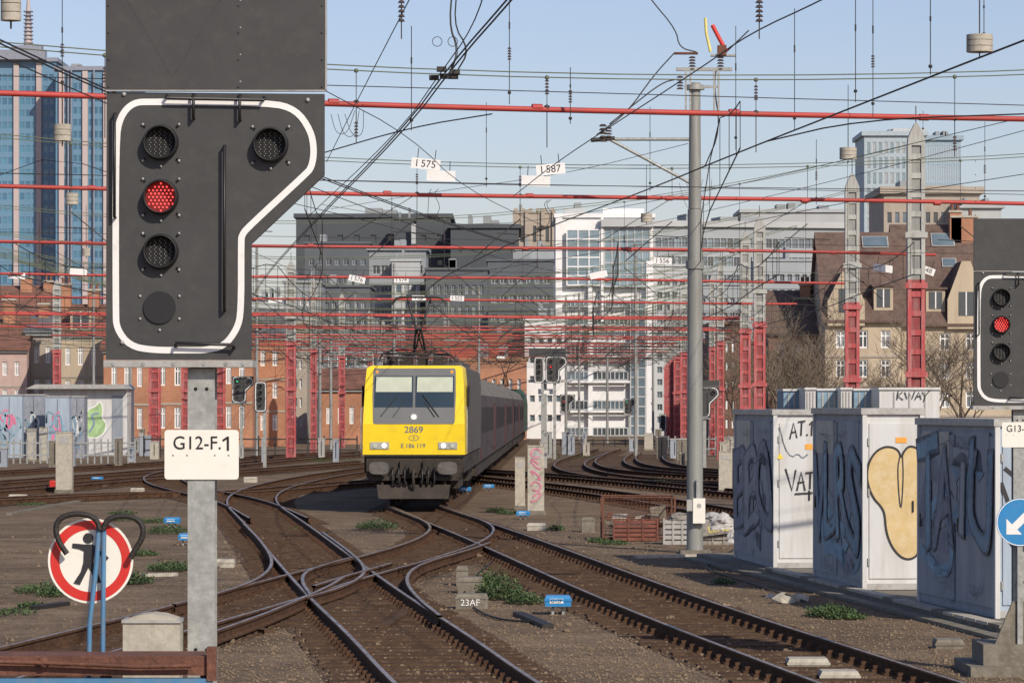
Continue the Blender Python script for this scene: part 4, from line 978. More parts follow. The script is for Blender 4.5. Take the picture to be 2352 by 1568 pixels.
def bag(px,py,w_,h_,m,label,Z,seed):
    r=random.Random(seed);b=B();c=V3((W(px,Z),Z,0));n=18;k=9;vs=[];fs=[];z0=P(0,py,Z).z
    for i in range(k+1):
        t=i/k;rad=(1-t**2.2)**.6*(1+.12*math.sin(t*9+seed))+.03
        for j in range(n):
            a=2*math.pi*j/n;q_=rad*(1+r.uniform(-.22,.18)+.12*math.sin(a*3+seed+t*4))
            vs.append(c+V3((w_/2*q_*math.cos(a),w_*.35*q_*math.sin(a),z0+h_*t+r.uniform(-.03,.03)*h_)))
    for i in range(k):
        for j in range(n): fs.append((i*n+j,i*n+(j+1)%n,(i+1)*n+(j+1)%n,(i+1)*n+j))
    fs.append(tuple(range(k*n,k*n+n)));b.add(vs,fs,m,False);solo('rubbish_bag',b,label,'bag','rubbish bags by the crate')
M_bag=mat('dusty_white_sack',(.48,.47,.45),.7,0,.15,6,dirt=.5,dirtc=(.3,.27,.24))
bag(1660,1215,.5,.36,M_bag,'crumpled white rubbish bag stuffed in a crate',74.0,3);bag(1635,1196,.5,.2,M_grey,'crumpled pale grey rubbish sack',76,4);bag(1560,1195,.5,.18,M_scr,'crumpled dark rubbish sack on crate',75.5,6);bag(1684,1246,.26,.3,M_bag,'torn white sack hanging to the ground',72.4,9)
b=B();p=G(1634,1246);b.box((p.x,p.y-.2,0),(p.x+.14,p.y,.26),M_red);b.cyl((p.x+.07,p.y-.1,.261),(p.x+.07,p.y-.1,.33),.03,M_blk,10);solo('red_canister',b,'small red plastic canister','canister')
p=G(1640,1250);b=B();tr=thing('lettered_sack','grey sack with yellow lettering hung on crate','sack',p)
b.obox(p+V3((.1,-.10,.36)),V3((.42,0,.05)),Y*.015,V3((-.01,0,.13)),M_scr);part('cloth',b,tr);text('LEND',.21,p+V3((.12,-.117,.36)),V3((1,0,.12)),V3((-.12,0,1)),mat('yellow_print',(.75,.65,.1),.6),tr)

# ---------------------------------------------------------------- track side boxes
def tbox(x0,x1,top,bot,m,label,txt=None,name='junction_box',legs=False,tm=M_blk):
    p=G(x0,bot);Z=p.y;w_=(x1-x0)*Z/F;z1=P(0,top,Z).z;zb=.0 if not legs else z1*.45
    rt=thing(name,label,'junction box',p,'trackside boxes')
    b=B();x=p.x;t=.02
    b.add([(x,Z,zb),(x+w_,Z,zb),(x+w_,Z+.4,zb),(x,Z+.4,zb),(x,Z,z1-.04),(x+w_,Z,z1-.04),(x+w_,Z+.4,z1-.04),(x,Z+.4,z1-.04),(x+t,Z+t,z1),(x+w_-t,Z+t,z1),(x+w_-t,Z+.4-t,z1),(x+t,Z+.4-t,z1)],
      [(0,1,5,4),(1,2,6,5),(2,3,7,6),(3,0,4,7),(4,5,9,8),(5,6,10,9),(6,7,11,10),(7,4,8,11),(8,9,10,11)],m)
    part('housing',b,rt)
    b=B();b.box((x-.012,Z-.012,z1-.075),(x+w_+.012,Z-.001,z1-.045),m);part('lid_rim',b,rt)
    if legs:
        for xx in (.3,.7):
            b=B();b.box((x+w_*xx-.02,Z+.1,0),(x+w_*xx+.02,Z+.14,zb),M_galv);part('leg',b,rt)
        b=B();b.box((x+w_*.18,Z-.01,z1*.62),(x+w_*.7,Z-.002,z1*.86),M_white);pl_=part('label_plate',b,rt)
    if txt: text(txt,.62*(z1-zb) if not legs else .075,(x+w_*(.45 if not legs else .44),Z-.012,(z1*.42 if not legs else z1*.74)),X,Zv,tm,rt,off=.004)
tbox(1047,1120,1364,1398,M_concd,'weathered box lettered in white beside the track','23AF',tm=M_white)
tbox(1252,1312,1368,1412,M_bsign,'blue junction box with white label on short legs','G12F',legs=True)
tbox(1186,1217,1173,1192,M_bsign,'small blue junction box by concrete posts',None,legs=True)
tbox(1055,1082,1118,1134,M_bsign,'small blue junction box by the locomotive',None,legs=True)
tbox(376,412,1188,1212,M_bsign,'small blue junction box in weeds',None,legs=True);tbox(210,235,1095,1105,M_bsign,'small blue trackside junction box',None,legs=True)
tbox(410,440,1225,1252,M_bsign,'small blue box by the post',None,legs=True)
tbox(1048,1075,1300,1345,M_concd,'dark point machine box');tbox(1052,1110,1325,1362,M_concd,'low dark point machine cover')
tbox(487,537,1284,1303,M_conc,'pale concrete trackside box');tbox(1211,1254,1201,1218,M_conc,'low pale box by the posts')
tbox(1810,1905,1512,1530,M_conc,'flat pale cover between the rails');tbox(1885,1975,1541,1560,M_conc,'flat pale cover between the rails')
tbox(2150,2215,1468,1490,M_concd,'flat concrete cover by the plinth');tbox(1336,1366,1188,1222,M_concd,'dark box beside wire cage')
tbox(1110,1135,1112,1126,M_bsign,'small blue box near the coaches',None,legs=True)
tbox(114,126,1103,1128,M_red,'small red trackside marker box')
tbox(470,500,1040,1060,M_grey,'grey metal trackside box');tbox(300,330,1120,1135,M_conc,'pale concrete trackside block');tbox(560,590,1095,1108,M_conc,'pale concrete trackside block');tbox(20,60,1135,1150,M_conc,'pale slab of concrete')
for (a,c,e,f,m) in ((880,1440,960,1385,M_slp),(960,1300,1020,1290,M_slp),(1190,1408,1260,1438,M_rub),(80,1395,150,1385,M_rub),(330,1320,405,1318,M_conc),(1810,1100,1900,1110,M_slp),(1460,1278,1600,1275,M_conc),(20,1180,180,1150,M_concd),(560,1440,620,1450,M_slp)):
    u=G(a,c,.03);v=G(e,f,.03);d_=(v-u)/2;n_=V3((-d_.y,d_.x,0)).normalized()
    b=B();b.obox((u+v)/2+Zv*.0,d_,n_*.08,Zv*.03,m);solo('plank',b,'discarded plank lying on the gravel','plank','planks and mats lying between tracks')
for pts in ([(1130,1290),(1080,1330),(1060,1370),(1120,1420),(1250,1430)],[(1690,1260),(1600,1300),(1700,1330),(1850,1380)]):
    b=B();b.tube(chaikin([G(a,c,.03) for a,c in pts],3),.016,M_rub,6);solo('ground_cable',b,'black rubber cable snaking over the gravel','cable','cables lying on the ground')
for (px,py,r) in ((1800,1385,.16),(1835,1380,.13),(1770,1372,.08),(1650,1330,.07),(240,1120,.12),(1110,1325,.1),(60,1130,.15),(1100,1280,.08),(1540,1420,.06),(1620,1480,.06),(1300,1450,.05),(90,1270,.08),(300,1420,.07)):
    b=B();p=G(px,py);rr=random.Random(px);b.ball(p+Zv*r*.3,r,M_stone if px<1700 else M_conc,7,(1.3,1,.6));b.v=[v+V3((rr.uniform(-.25,.25)*r,rr.uniform(-.25,.25)*r,rr.uniform(-.2,.2)*r)) for v in b.v];b.sm=[False]*len(b.sm)
    solo('rock',b,'broken lump of pale concrete on the gravel','rock','lumps of rubble')

# ---------------------------------------------------------------- weeds
def weed(px,py,rad,h,n):
    c=G(px,py);b=B();k=b.mi(M_leaf)
    for i in range(n):
        a=R.random()*6.28;q_=rad*math.sqrt(R.random());base=c+V3((q_*math.cos(a),q_*math.sin(a)*1.6,0));hh=h*(1-.6*q_/rad)*R.uniform(.4,1.1);l=R.uniform(.03,.07)
        for j in range(4):
            z=hh*(j+1)/4;cc_=base+V3((R.uniform(-.06,.06),R.uniform(-.06,.06),z));d_=V3((R.uniform(-1,1),R.uniform(-1,1),R.uniform(-.2,.9))).normalized()*l;s_=d_.cross(Zv).normalized()*l*.28
            o=len(b.v);b.v+=[cc_,cc_+d_*.5+s_,cc_+d_,cc_+d_*.5-s_];b.f.append([o,o+1,o+2,o+3]);b.m.append(k);b.sm.append(False)
    solo('weed_plant',b,'clump of green weeds growing in the gravel','plant','weed clumps between tracks')
for a in ((865,1215,.5,.33,500),(1150,1375,.38,.5,650),(1205,1385,.3,.22,300),(1120,1345,.2,.35,250),(1910,1415,.35,.22,420),(1940,1420,.3,.12,250),(1275,1218,.2,.2,150),(1372,1245,.2,.12,120),(1410,1250,.3,.12,140),(100,1360,.45,.2,300),(130,1368,.3,.15,200),(390,1310,.4,.22,380),(310,1340,.3,.25,300),(330,1275,.3,.12,180),(385,1225,.5,.3,350),(360,1200,.4,.15,200),(20,1410,.4,.1,120),(70,1395,.2,.1,120),(1660,1340,.2,.1,100),(1330,1052,1.5,.25,250),(1520,1110,.8,.2,200),(760,1060,1.5,.3,250),(1140,1175,.3,.15,150),(1165,1180,.3,.12,120),(290,1195,.5,.1,160),(280,1180,.4,.1,160),(70,1160,.5,.1,120),(700,1215,.2,.08,80)):
    weed(*a)

# ---------------------------------------------------------------- smaller signals
signal(P(545,888,200),'small black signal showing a green light','green',None,topz=0,led=.03)
signal(P(1237,842,200),'black twin column signal over tracks','none',None,topz=.0,led=.03,wide=False)
signal(P(1265,842,200),'black signal with lit red light beside its twin','red',None,topz=.0,led=.03)
signal(P(1295,922,290),'small black signal near the white building','red',None,topz=0,led=.03)
signal(P(1440,930,330),'small black signal on thin post','green',None,topz=0,led=.03)
signal(P(1608,916,170),'black signal partly behind the grey mast','red',None,topz=.3,led=.03)
signal(P(597,902,170),'dark signal head with hoods','none',None,topz=0,led=.03,wide=False)
signal(P(1522,965,300),'small distant black signal','none',None,topz=0,led=.03,wide=False)
b=B();Zs=200.5;b.box((W(1212,Zs),Zs,P(0,878,Zs).z),(W(1300,Zs),Zs+.3,P(0,872,Zs).z),M_grey)
b.box((W(1215,Zs),Zs+.3,P(0,818,Zs).z),(W(1300,Zs),Zs+.34,P(0,800,Zs).z),M_sig);b.box((W(1248,Zs),Zs,0),(W(1256,Zs),Zs+.2,P(0,878.4,Zs).z),M_galv)
b.box((W(1236,Zs),Zs-.05,P(0,905,Zs).z),(W(1270,Zs),Zs-.02,P(0,893,Zs).z),M_white);solo('signal_bracket',b,'grey bracket post carrying a pair of signals','signal post')
rr=random.Random(21)
for i in range(48):
    Z=rr.uniform(170,235);px=rr.choice([rr.uniform(-20,820),rr.uniform(1230,1700)]) if i>12 else rr.uniform(150,520)
    h=rr.uniform(.7,1.5);w_=rr.uniform(.2,.8);x=W(px,Z);m=rr.choice([M_grey,M_conc,M_galv,M_cabg,M_concd])
    b=B();b.box((x-w_/2,Z,0),(x+w_/2,Z+.5,h),m);b.box((x-w_/2-.03,Z-.03,h+.001),(x+w_/2+.03,Z+.53,h+.06),M_grey);b.box((x-.02,Z-.02,.2),(x+.02,Z-.001,h-.1),M_blk)
    solo('trackside_cabinet',b,'small weathered trackside equipment cabinet','cabinet','small trackside cabinets')
def fence(x0,x1,y,Z,h,m,label,name='metal_fence',step=1.2,bars=2):
    b=B();a=W(x0,Z);c=W(x1,Z);n=max(2,int((c-a)/step))
    for k in range(n+1):
        x=a+(c-a)*k/n;b.box((x-.04,Z,0),(x+.04,Z+.08,h),m)
    for k in range(bars): b.box((a,Z-.02,h*(k+.7)/(bars)-.05),(c,Z-.001,h*(k+.7)/bars+.03),m)
    solo(name,b,label,'fence')
fence(330,820,0,205,1.3,M_wire,'dark low metal railing along yard edge',step=.9);fence(1262,1512,0,262,.55,M_blk,'low dark bumper railing with pale gaps',step=.8)
fence(0,310,0,185,1.3,M_galv,'grey palisade fence by the graffiti hut',step=.35,bars=2);fence(1520,1690,0,215,1.2,M_galv,'grey mesh fence by red pillars',step=.4)

# ---------------------------------------------------------------- buildings
def bmesh_window(w_,h,glass,frame,dep,mun,fr=.07):
    b=B();b.quad((0,dep,0),(w_,dep,0),(w_,dep,h),(0,dep,h),glass)
    y0,y1=dep-.09,dep-.01
    b.box((0,y0,0),(fr,y1,h),frame);b.box((w_-fr,y0,0),(w_,y1,h),frame);b.box((fr,y0,0),(w_-fr,y1,fr),frame);b.box((fr,y0,h-fr),(w_-fr,y1,h),frame)
    for i in range(1,mun[0]):
        x=w_*i/mun[0];b.box((x-fr/2,y0+.01,fr),(x+fr/2,y1-.01,h-fr),frame)
    for i in range(1,mun[1]):
        z=h*i/mun[1] if mun[1]!=2 else h*.68;b.box((fr,y0+.02,z-fr/2),(w_-fr,y1-.02,z+fr/2),frame)
    return mesh_of('window',b,V3((0,0,0)))
def facade(b,O,U,w_,h,xs,zs,m,dep,mr=None):
    U=V3(U);N=U.cross(Zv);xc=[0]+[v for a in xs for v in a]+[w_];zc_=[0]+[v for a in zs for v in a]+[h]
    pt=lambda x,z,d=0:O+U*x+Zv*z-N*d
    for i in range(len(xc)-1):
        for j in range(len(zc_)-1):
            x0,x1,z0,z1=xc[i],xc[i+1],zc_[j],zc_[j+1]
            if x1-x0<1e-4 or z1-z0<1e-4: continue
            if i%2 and j%2:
                for (p,q_,r_,s_) in ((pt(x0,z0),pt(x0,z0,dep),pt(x0,z1,dep),pt(x0,z1)),(pt(x1,z0,dep),pt(x1,z0),pt(x1,z1),pt(x1,z1,dep)),(pt(x0,z1,dep),pt(x1,z1,dep),pt(x1,z1),pt(x0,z1)),(pt(x0,z0),pt(x1,z0),pt(x1,z0,dep),pt(x0,z0,dep))): b.add([p,q_,r_,s_],[(0,1,2,3)],mr or m)
            else: b.add([pt(x0,z0),pt(x1,z0),pt(x1,z1),pt(x0,z1)],[(0,1,2,3)],m)
def intervals(n,a,c,f):
    p=(c-a)/n;return [(a+p*(i+(1-f)/2),a+p*(i+(1+f)/2)) for i in range(n)]
WROOT={}
def addwins(rt,O,yaw,xs,zs,glasses,frame,dep,mun,fr=.07,used=[0]):
    rest=B();cache={};r=random.Random(int(O.x*10)+len(xs))
    for zi in zs[::-1]:
        for xi in xs:
            w_=xi[1]-xi[0];h=zi[1]-zi[0];gl=r.choice(glasses);key=(round(w_,3),round(h,3),gl.name)
            if key not in cache: cache[key]=bmesh_window(w_,h,gl,frame,dep,mun,fr)
            Mx=Matrix.Translation(O-LOC[rt]+V3((math.cos(yaw)*xi[0],math.sin(yaw)*xi[0],zi[0])))@Matrix.Rotation(yaw,4,'Z')
            if WROOT.get(rt,0)<100:
                WROOT[rt]=WROOT.get(rt,0)+1
                o=bpy.data.objects.new('window',cache[key]);COL.objects.link(o);o.parent=rt;o.matrix_local=Mx;KIDS[rt].append(o);KIDS[o]=[]
            else:
                me=cache[key];ofs=len(rest.v);rest.v+=[Mx@v.co+LOC[rt] for v in me.vertices]
                mm=list(me.materials)
                for p in me.polygons:
                    rest.f.append([ofs+i for i in p.vertices]);rest.m.append(rest.mi(mm[p.material_index]));rest.sm.append(False)
    if rest.v: part('window',rest,rt,kind='stuff')
def bldg(label,x0,x1,top,Z,wall,nc=5,nr=5,fw=.5,fh=.5,glass=None,frame=None,yaw=0,dep=14,z0=1.0,zm=1.0,mun=(1,1),name='office_building',roofm=None,cornice=.25,rec=.2,side=None,snc=4,fr=.07,trim=None,zlo=0):
    frame=frame or M_white
    yaw=math.radians(yaw);O=V3((W(x0,Z),Z,zlo));w_=(x1-x0)*Z/F/max(.2,math.cos(yaw));h=CH+(HY-top)*Z/F-zlo
    U=V3((math.cos(yaw),math.sin(yaw),0));I=V3((-math.sin(yaw),math.cos(yaw),0))
    rt=thing(name,label,'building',O);xs=intervals(nc,.3,w_-.3,fw) if nc else [];zs=intervals(nr,z0,h-zm,fh) if nr else []
    b=B();facade(b,O,U,w_,h,xs if zs else [],zs if xs else [],wall,rec,trim)
    A=O;Bq=O+U*w_;C=Bq+I*dep;D=O+I*dep;hh=Zv*h
    sxs=intervals(snc,.3,dep-.3,fw)
    if side=='R': facade(b,Bq,I,dep,h,sxs,zs,wall,rec,trim)
    else: b.quad(Bq,C,C+hh,Bq+hh,wall)
    if side=='L': facade(b,D,-I,dep,h,sxs,zs,wall,rec,trim)
    else: b.quad(D,A,A+hh,D+hh,wall)
    b.quad(C,D,D+hh,C+hh,wall);part('wall',b,rt)
    b=B();c=(A+C)/2+hh+Zv*(cornice/2+.003);b.obox(c,U*(w_/2+cornice*.6),I*(dep/2+cornice*.6),Zv*cornice/2,roofm or wall)
    r=random.Random(int(x0)+int(top))
    for k in range(r.randint(1,3)):
        cx=r.uniform(.15,.8)*w_;sx=r.uniform(.06,.14)*w_;hz=r.uniform(.6,1.6)
        b.obox(A+hh+U*cx+I*dep*.5+Zv*(cornice+hz/2+.01),U*sx/2,I*dep*.15,Zv*hz/2,M_mg)
    part('roof',b,rt)
    gl=glass if isinstance(glass,list) else [glass or M_glass]
    if nc and nr:
        addwins(rt,O,yaw,xs,zs,gl,frame,rec,mun,fr)
        if side=='R': addwins(rt,Bq,yaw+math.pi/2,sxs,zs,gl,frame,rec,mun,fr)
        if side=='L': addwins(rt,D,yaw-math.pi/2,sxs,zs,gl,frame,rec,mun,fr)
    return rt,O,U,I,w_,h
def slab(rt,name,x0,x1,ya,yb,Z,m,d=.2,proud=.02,label=None):
    b=B();b.box((W(x0,Z),Z-proud-d,P(0,yb,Z).z),(W(x1,Z),Z-proud,P(0,ya,Z).z),m);return part(name,b,rt,label)
g_blue=gmat('tower_blue_glass',(.075,.21,.31),.2,.3,.05);g_blue2=gmat('tower_blue_glass_dark',(.05,.15,.25),.2,.3,.05)
g_d=gmat('office_glass_dark',(.055,.07,.08),.2);g_m=gmat('office_glass_mid',(.12,.165,.195),.2);g_l=gmat('office_glass_blinds',(.32,.35,.36),.4);g_teal=gmat('pale_teal_glass',(.20,.28,.32),.2)
M_tow=mat('tower_spandrel',(.13,.25,.36),.4,0,.1,.05);M_pil=mat('pinkish_stone_pilaster',(.48,.40,.38),.7,0,.08,.05);M_crown=mat('tower_crown_grey',(.24,.26,.31),.6)
M_wb=mat('white_render',(.76,.77,.76),.7,0,.05,.3,dirt=.3,dirtc=(.57,.56,.53));M_dk=mat('hazed_anthracite_cladding',(.068,.077,.086),.8,0,.12,.1);M_dk2=mat('hazed_slate_cladding',(.105,.117,.13),.8,0,.12,.2)  # dark claddings lightened and blued: distance haze put into their colour
M_mg=mat('mid_grey_facade',(.26,.28,.29),.7,0,.1,.2);M_lg=mat('pale_grey_facade',(.42,.44,.44),.7,0,.1,.2);M_hz=mat('hazy_grey_facade',(.33,.36,.375),.8,0,.12,.1,dirt=.4,dirtc=(.26,.29,.31));M_or=mat('orange_red_panels',(.46,.12,.07),.7,0,.2,.5)
M_bei=mat('beige_stone',(.38,.33,.27),.8,0,.15,.3,dirt=.3,dirtc=(.28,.23,.18));M_cream=mat('cream_render',(.47,.39,.28),.8,0,.15,.3,dirt=.5,dirtc=(.28,.23,.17),streak=True)
M_br=brickmat('orange_brick',(.46,.195,.10),(.38,.155,.08),(.36,.28,.21));M_brd=brickmat('dark_red_brick',(.21,.09,.06),(.16,.07,.05),(.2,.17,.15))
M_tile=mat('brown_roof_tiles',(.105,.068,.054),.85,0,.35,1,bump=.5,bsc=8,dirt=.6,dirtc=(.165,.115,.09),thr=.5);M_slate=mat('grey_slate_roof',(.15,.15,.16),.7,0,.2,1);M_redtile=mat('red_roof_tiles',(.19,.088,.06),.85,0,.35,1,dirt=.5,dirtc=(.12,.077,.06))

rt,O,U,I,w_,h=bldg('tall blue glass skyscraper with pinkish vertical pilasters and rooftop antenna',-120,128,142,700,M_tow,18,26,.9,.62,[g_blue,g_blue,g_blue2],M_tow,dep=28,name='glass_skyscraper',cornice=.8,roofm=M_crown,rec=.1,z0=8,zm=2,fr=.1)
for x in (-70,-20,32,84): slab(rt,'pilaster',x,x+12,145,900,700,M_pil,.6)
slab(rt,'crown',-60,108,118,140,701,M_crown,3);slab(rt,'crown',30,100,108,118.2,704,M_crown,3)
b=B();p=P(65,110,705);b.tube([p,P(65,60,705),P(65,10,705),P(65,-40,705)],[.9,.7,.35,.1],M_pil,8)
for k in range(9): q_=P(65,100-k*9,705);b.box((q_.x-.9,704,q_.z),(q_.x+.9,706,q_.z+.15),M_crown)
part('antenna',b,rt)
rt,O,U,I,w_,h=bldg('blue glass skyscraper wing with stone pilasters',128,300,162,690,M_tow,14,25,.9,.62,[g_blue2,g_blue,g_blue2],M_tow,dep=28,name='glass_skyscraper',cornice=.8,roofm=M_crown,rec=.1,z0=8,zm=2,fr=.1)
for x in (136,190,238): slab(rt,'pilaster',x,x+12,164,900,690,M_pil,.6)
for x in (156,163,215): slab(rt,'fin',x,x+3,162,900,689.5,M_crown,.5)
bldg('large anthracite clad office block with blank walls',680,1035,500,430,M_dk,9,8,.35,.25,g_d,M_dk,dep=25,cornice=.5)
bldg('dark clad office block beside the church tower',1035,1192,524,425,M_dk,5,7,.3,.25,g_d,M_dk,dep=25,cornice=.5)
slab(bldg('anthracite stair tower with stepped roof',905,950,505,420,M_dk,1,6,.3,.3,g_d,M_dk,dep=8)[0],'louvre',945,955,515,560,419,M_lg)
bldg('dark office block with rows of small windows',700,850,560,400,M_dk2,7,9,.6,.35,[g_d,g_m],M_mg,dep=12,mun=(2,1))
bldg('mid grey office building with horizontal window bands',848,978,575,380,M_mg,6,8,.86,.42,[g_d,g_m,g_l],M_lg,dep=12,mun=(2,1),cornice=.5)
slab(bldg('pale grey office bay with projecting box',900,965,600,376,M_lg,3,5,.8,.5,[g_m,g_l],M_white,dep=3)[0],'projecting_box',855,975,638,655,371,M_mg,2)
bldg('dark grey office building with square windows',978,1120,620,372,M_dk2,8,7,.6,.45,[g_d,g_m,g_l],M_mg,dep=12,mun=(2,1))
bldg('dark slate office building with long window bands',1120,1272,600,385,M_dk2,7,8,.75,.4,[g_d,g_m],M_lg,dep=12,mun=(2,1))
bldg('pale office block with dark windows beside white tower',1185,1275,575,400,M_hz,4,9,.7,.5,[g_d,g_m],M_lg,dep=12,mun=(2,1))
bldg('low building with orange red panel facade',1040,1215,770,330,M_or,7,2,.4,.3,[g_d],M_dk,dep=10)
bldg('small orange red panel building',962,1045,768,325,M_or,3,2,.35,.3,[g_d],M_dk,dep=8)
bldg('grey low rise office by the tracks',700,900,770,320,M_mg,9,3,.5,.5,[g_d,g_l],M_white,dep=10)
bldg('pale low building behind coaches',1205,1300,735,322,M_wb,4,5,.6,.35,[g_d,g_m],M_lg,dep=10)
bldg('brick building behind the train',1000,1210,828,312,M_br,10,2,.4,.5,[g_d,g_l],M_white,dep=8,z0=1)
rt,O,U,I,w_,h=bldg('square stone church tower with buttresses and tall belfry openings',1180,1275,490,620,M_bei,3,3,.3,.55,[M_dk],M_bei,dep=7,name='church_tower',z0=20,cornice=.3)
for x in (1178,1206,1243,1268): slab(rt,'buttress',x,x+8,482,900,620,M_bei,.5)
for x in (1180,1197,1214,1231,1248,1264): slab(rt,'battlement',x,x+9,478,489,620.5,M_bei,.4,-.6)
rt,O,U,I,w_,h=bldg('white office tower with glazed upper storeys and dark window bands',1278,1500,500,350,M_wb,9,0,.72,.36,[g_d,g_m,g_d,g_l],M_white,dep=18,cornice=.4,mun=(2,1),z0=.8,rec=.25)
def glazed(x0,x1,ya,yb,Z,nx,nz,m,name='glazed_bay',t=.06,fm=None):
    fm=fm or M_lg
    b=B();a=P(x0,yb,Z);c=P(x1,ya,Z);b.box((a.x,Z-.3,a.z),(c.x,Z-.01,c.z),m)
    for i in range(nx+1): xx=a.x+(c.x-a.x)*i/nx;b.box((xx-t,Z-.38,a.z),(xx+t,Z-.301,c.z),fm)
    for i in range(nz+1): zz=a.z+(c.z-a.z)*i/nz;b.box((a.x,Z-.36,zz-t*1.1),(c.x,Z-.302,zz+t*1.1),fm)
    return part(name,b,rt)
glazed(1302,1378,528,655,349.6,3,6,g_teal,fm=M_wb);glazed(1388,1492,524,658,349.6,6,5,g_teal);glazed(1448,1482,688,1000,349.6,2,14,g_m)
for i,(ya,yb) in enumerate(((728,746),(790,814),(853,872),(920,940),(982,1000))):
    glazed(1292,1350,ya,yb,349.7,6,1,g_d if i%2 else g_m,'window_band',.05);glazed(1362,1442,ya,yb,349.7,8,1,g_m if i%2 else g_d,'window_band',.05)
for yb in (748,816,874,942): slab(rt,'balcony_slab',1286,1446,yb,yb+5,349.3,M_wb,.35)
glazed(1300,1440,690,704,349.7,14,1,g_m,'window_band',.05)
slab(rt,'roof_block',1296,1345,476,500,352,M_lg,2,-3);slab(rt,'roof_block',1385,1480,478,500,354,M_wb,2,-3);slab(rt,'canopy',1380,1500,506,522,350,M_lg,1.2)
slab(rt,'corner_pier',1276,1291,500,1000,349.6,M_wb,.4);slab(rt,'corner_pier',1380,1386,500,740,349.6,M_wb,.5);slab(rt,'corner_pier',1351,1361,660,1000,349.6,M_wb,.3);slab(rt,'corner_pier',1484,1500,600,1000,349.6,M_wb,.4)
bldg('white office wing with balconies and dark glazing',1500,1582,612,352,M_lg,4,12,.7,.5,[g_d,g_m],M_mg,dep=15,mun=(2,1))
bldg('long pale office block with continuous glazed bands',1500,1965,520,520,M_hz,30,10,.88,.5,[g_m,g_teal,g_m,g_d],M_mg,dep=18,cornice=.9,yaw=12,roofm=M_lg,mun=(2,1),name='office_building')
bldg('pale rooftop office block in haze',1702,1955,488,640,M_lg,16,8,.8,.5,[g_l,g_m],M_lg,dep=18,cornice=.6,roofm=M_lg)
bldg('grey office block with stepped roof and grid windows',1584,1730,655,385,M_hz,8,9,.62,.45,[g_d,g_m],M_lg,dep=14,mun=(2,1))
bldg('lower grey office block with grid of windows',1730,1880,600,395,M_hz,8,10,.62,.45,[g_d,g_m],M_mg,dep=14,mun=(2,1))
bldg('dark red brick warehouse behind the pillars',1620,1890,790,280,M_brd,10,4,.45,.5,[g_d,g_m],M_white,dep=12,mun=(2,2))
bldg('brown brick apartment building',1640,1700,745,262,M_brd,3,5,.45,.5,[g_d],M_white,dep=12,mun=(2,2))
rt,*_=bldg('pale glass office tower with blue vertical glazing',1985,2125,312,760,mat('pale_teal_cladding',(.36,.44,.48),.6),10,18,.7,.8,[g_teal,g_l],mat('pale_frame',(.42,.48,.52),.6),dep=20,name='glass_skyscraper',cornice=1,rec=.15,fr=.12)
slab(rt,'crown',2050,2125,296,314,762,M_lg,5,-4)
rt,*_=bldg('blue glass wing of the office tower',2125,2207,322,765,mat('blue_cladding',(.27,.36,.43),.6),14,14,.55,.88,[g_blue,g_teal,g_m],mat('pale_frame2',(.45,.52,.57),.6),dep=20,name='glass_skyscraper',cornice=1,rec=.15,fr=.12)
rt,*_=bldg('brown stone office block with flat roof',2030,2250,445,600,M_bei,12,6,.6,.3,[g_d,g_m],M_bei,dep=25,cornice=1.2)
slab(rt,'roof_block',2120,2210,428,446,605,M_bei,8,-6)
bldg('glass fronted office block with slanted roof edge',2205,2300,478,590,M_lg,10,5,.8,.5,[g_d,g_teal],M_dk,dep=20,cornice=1)
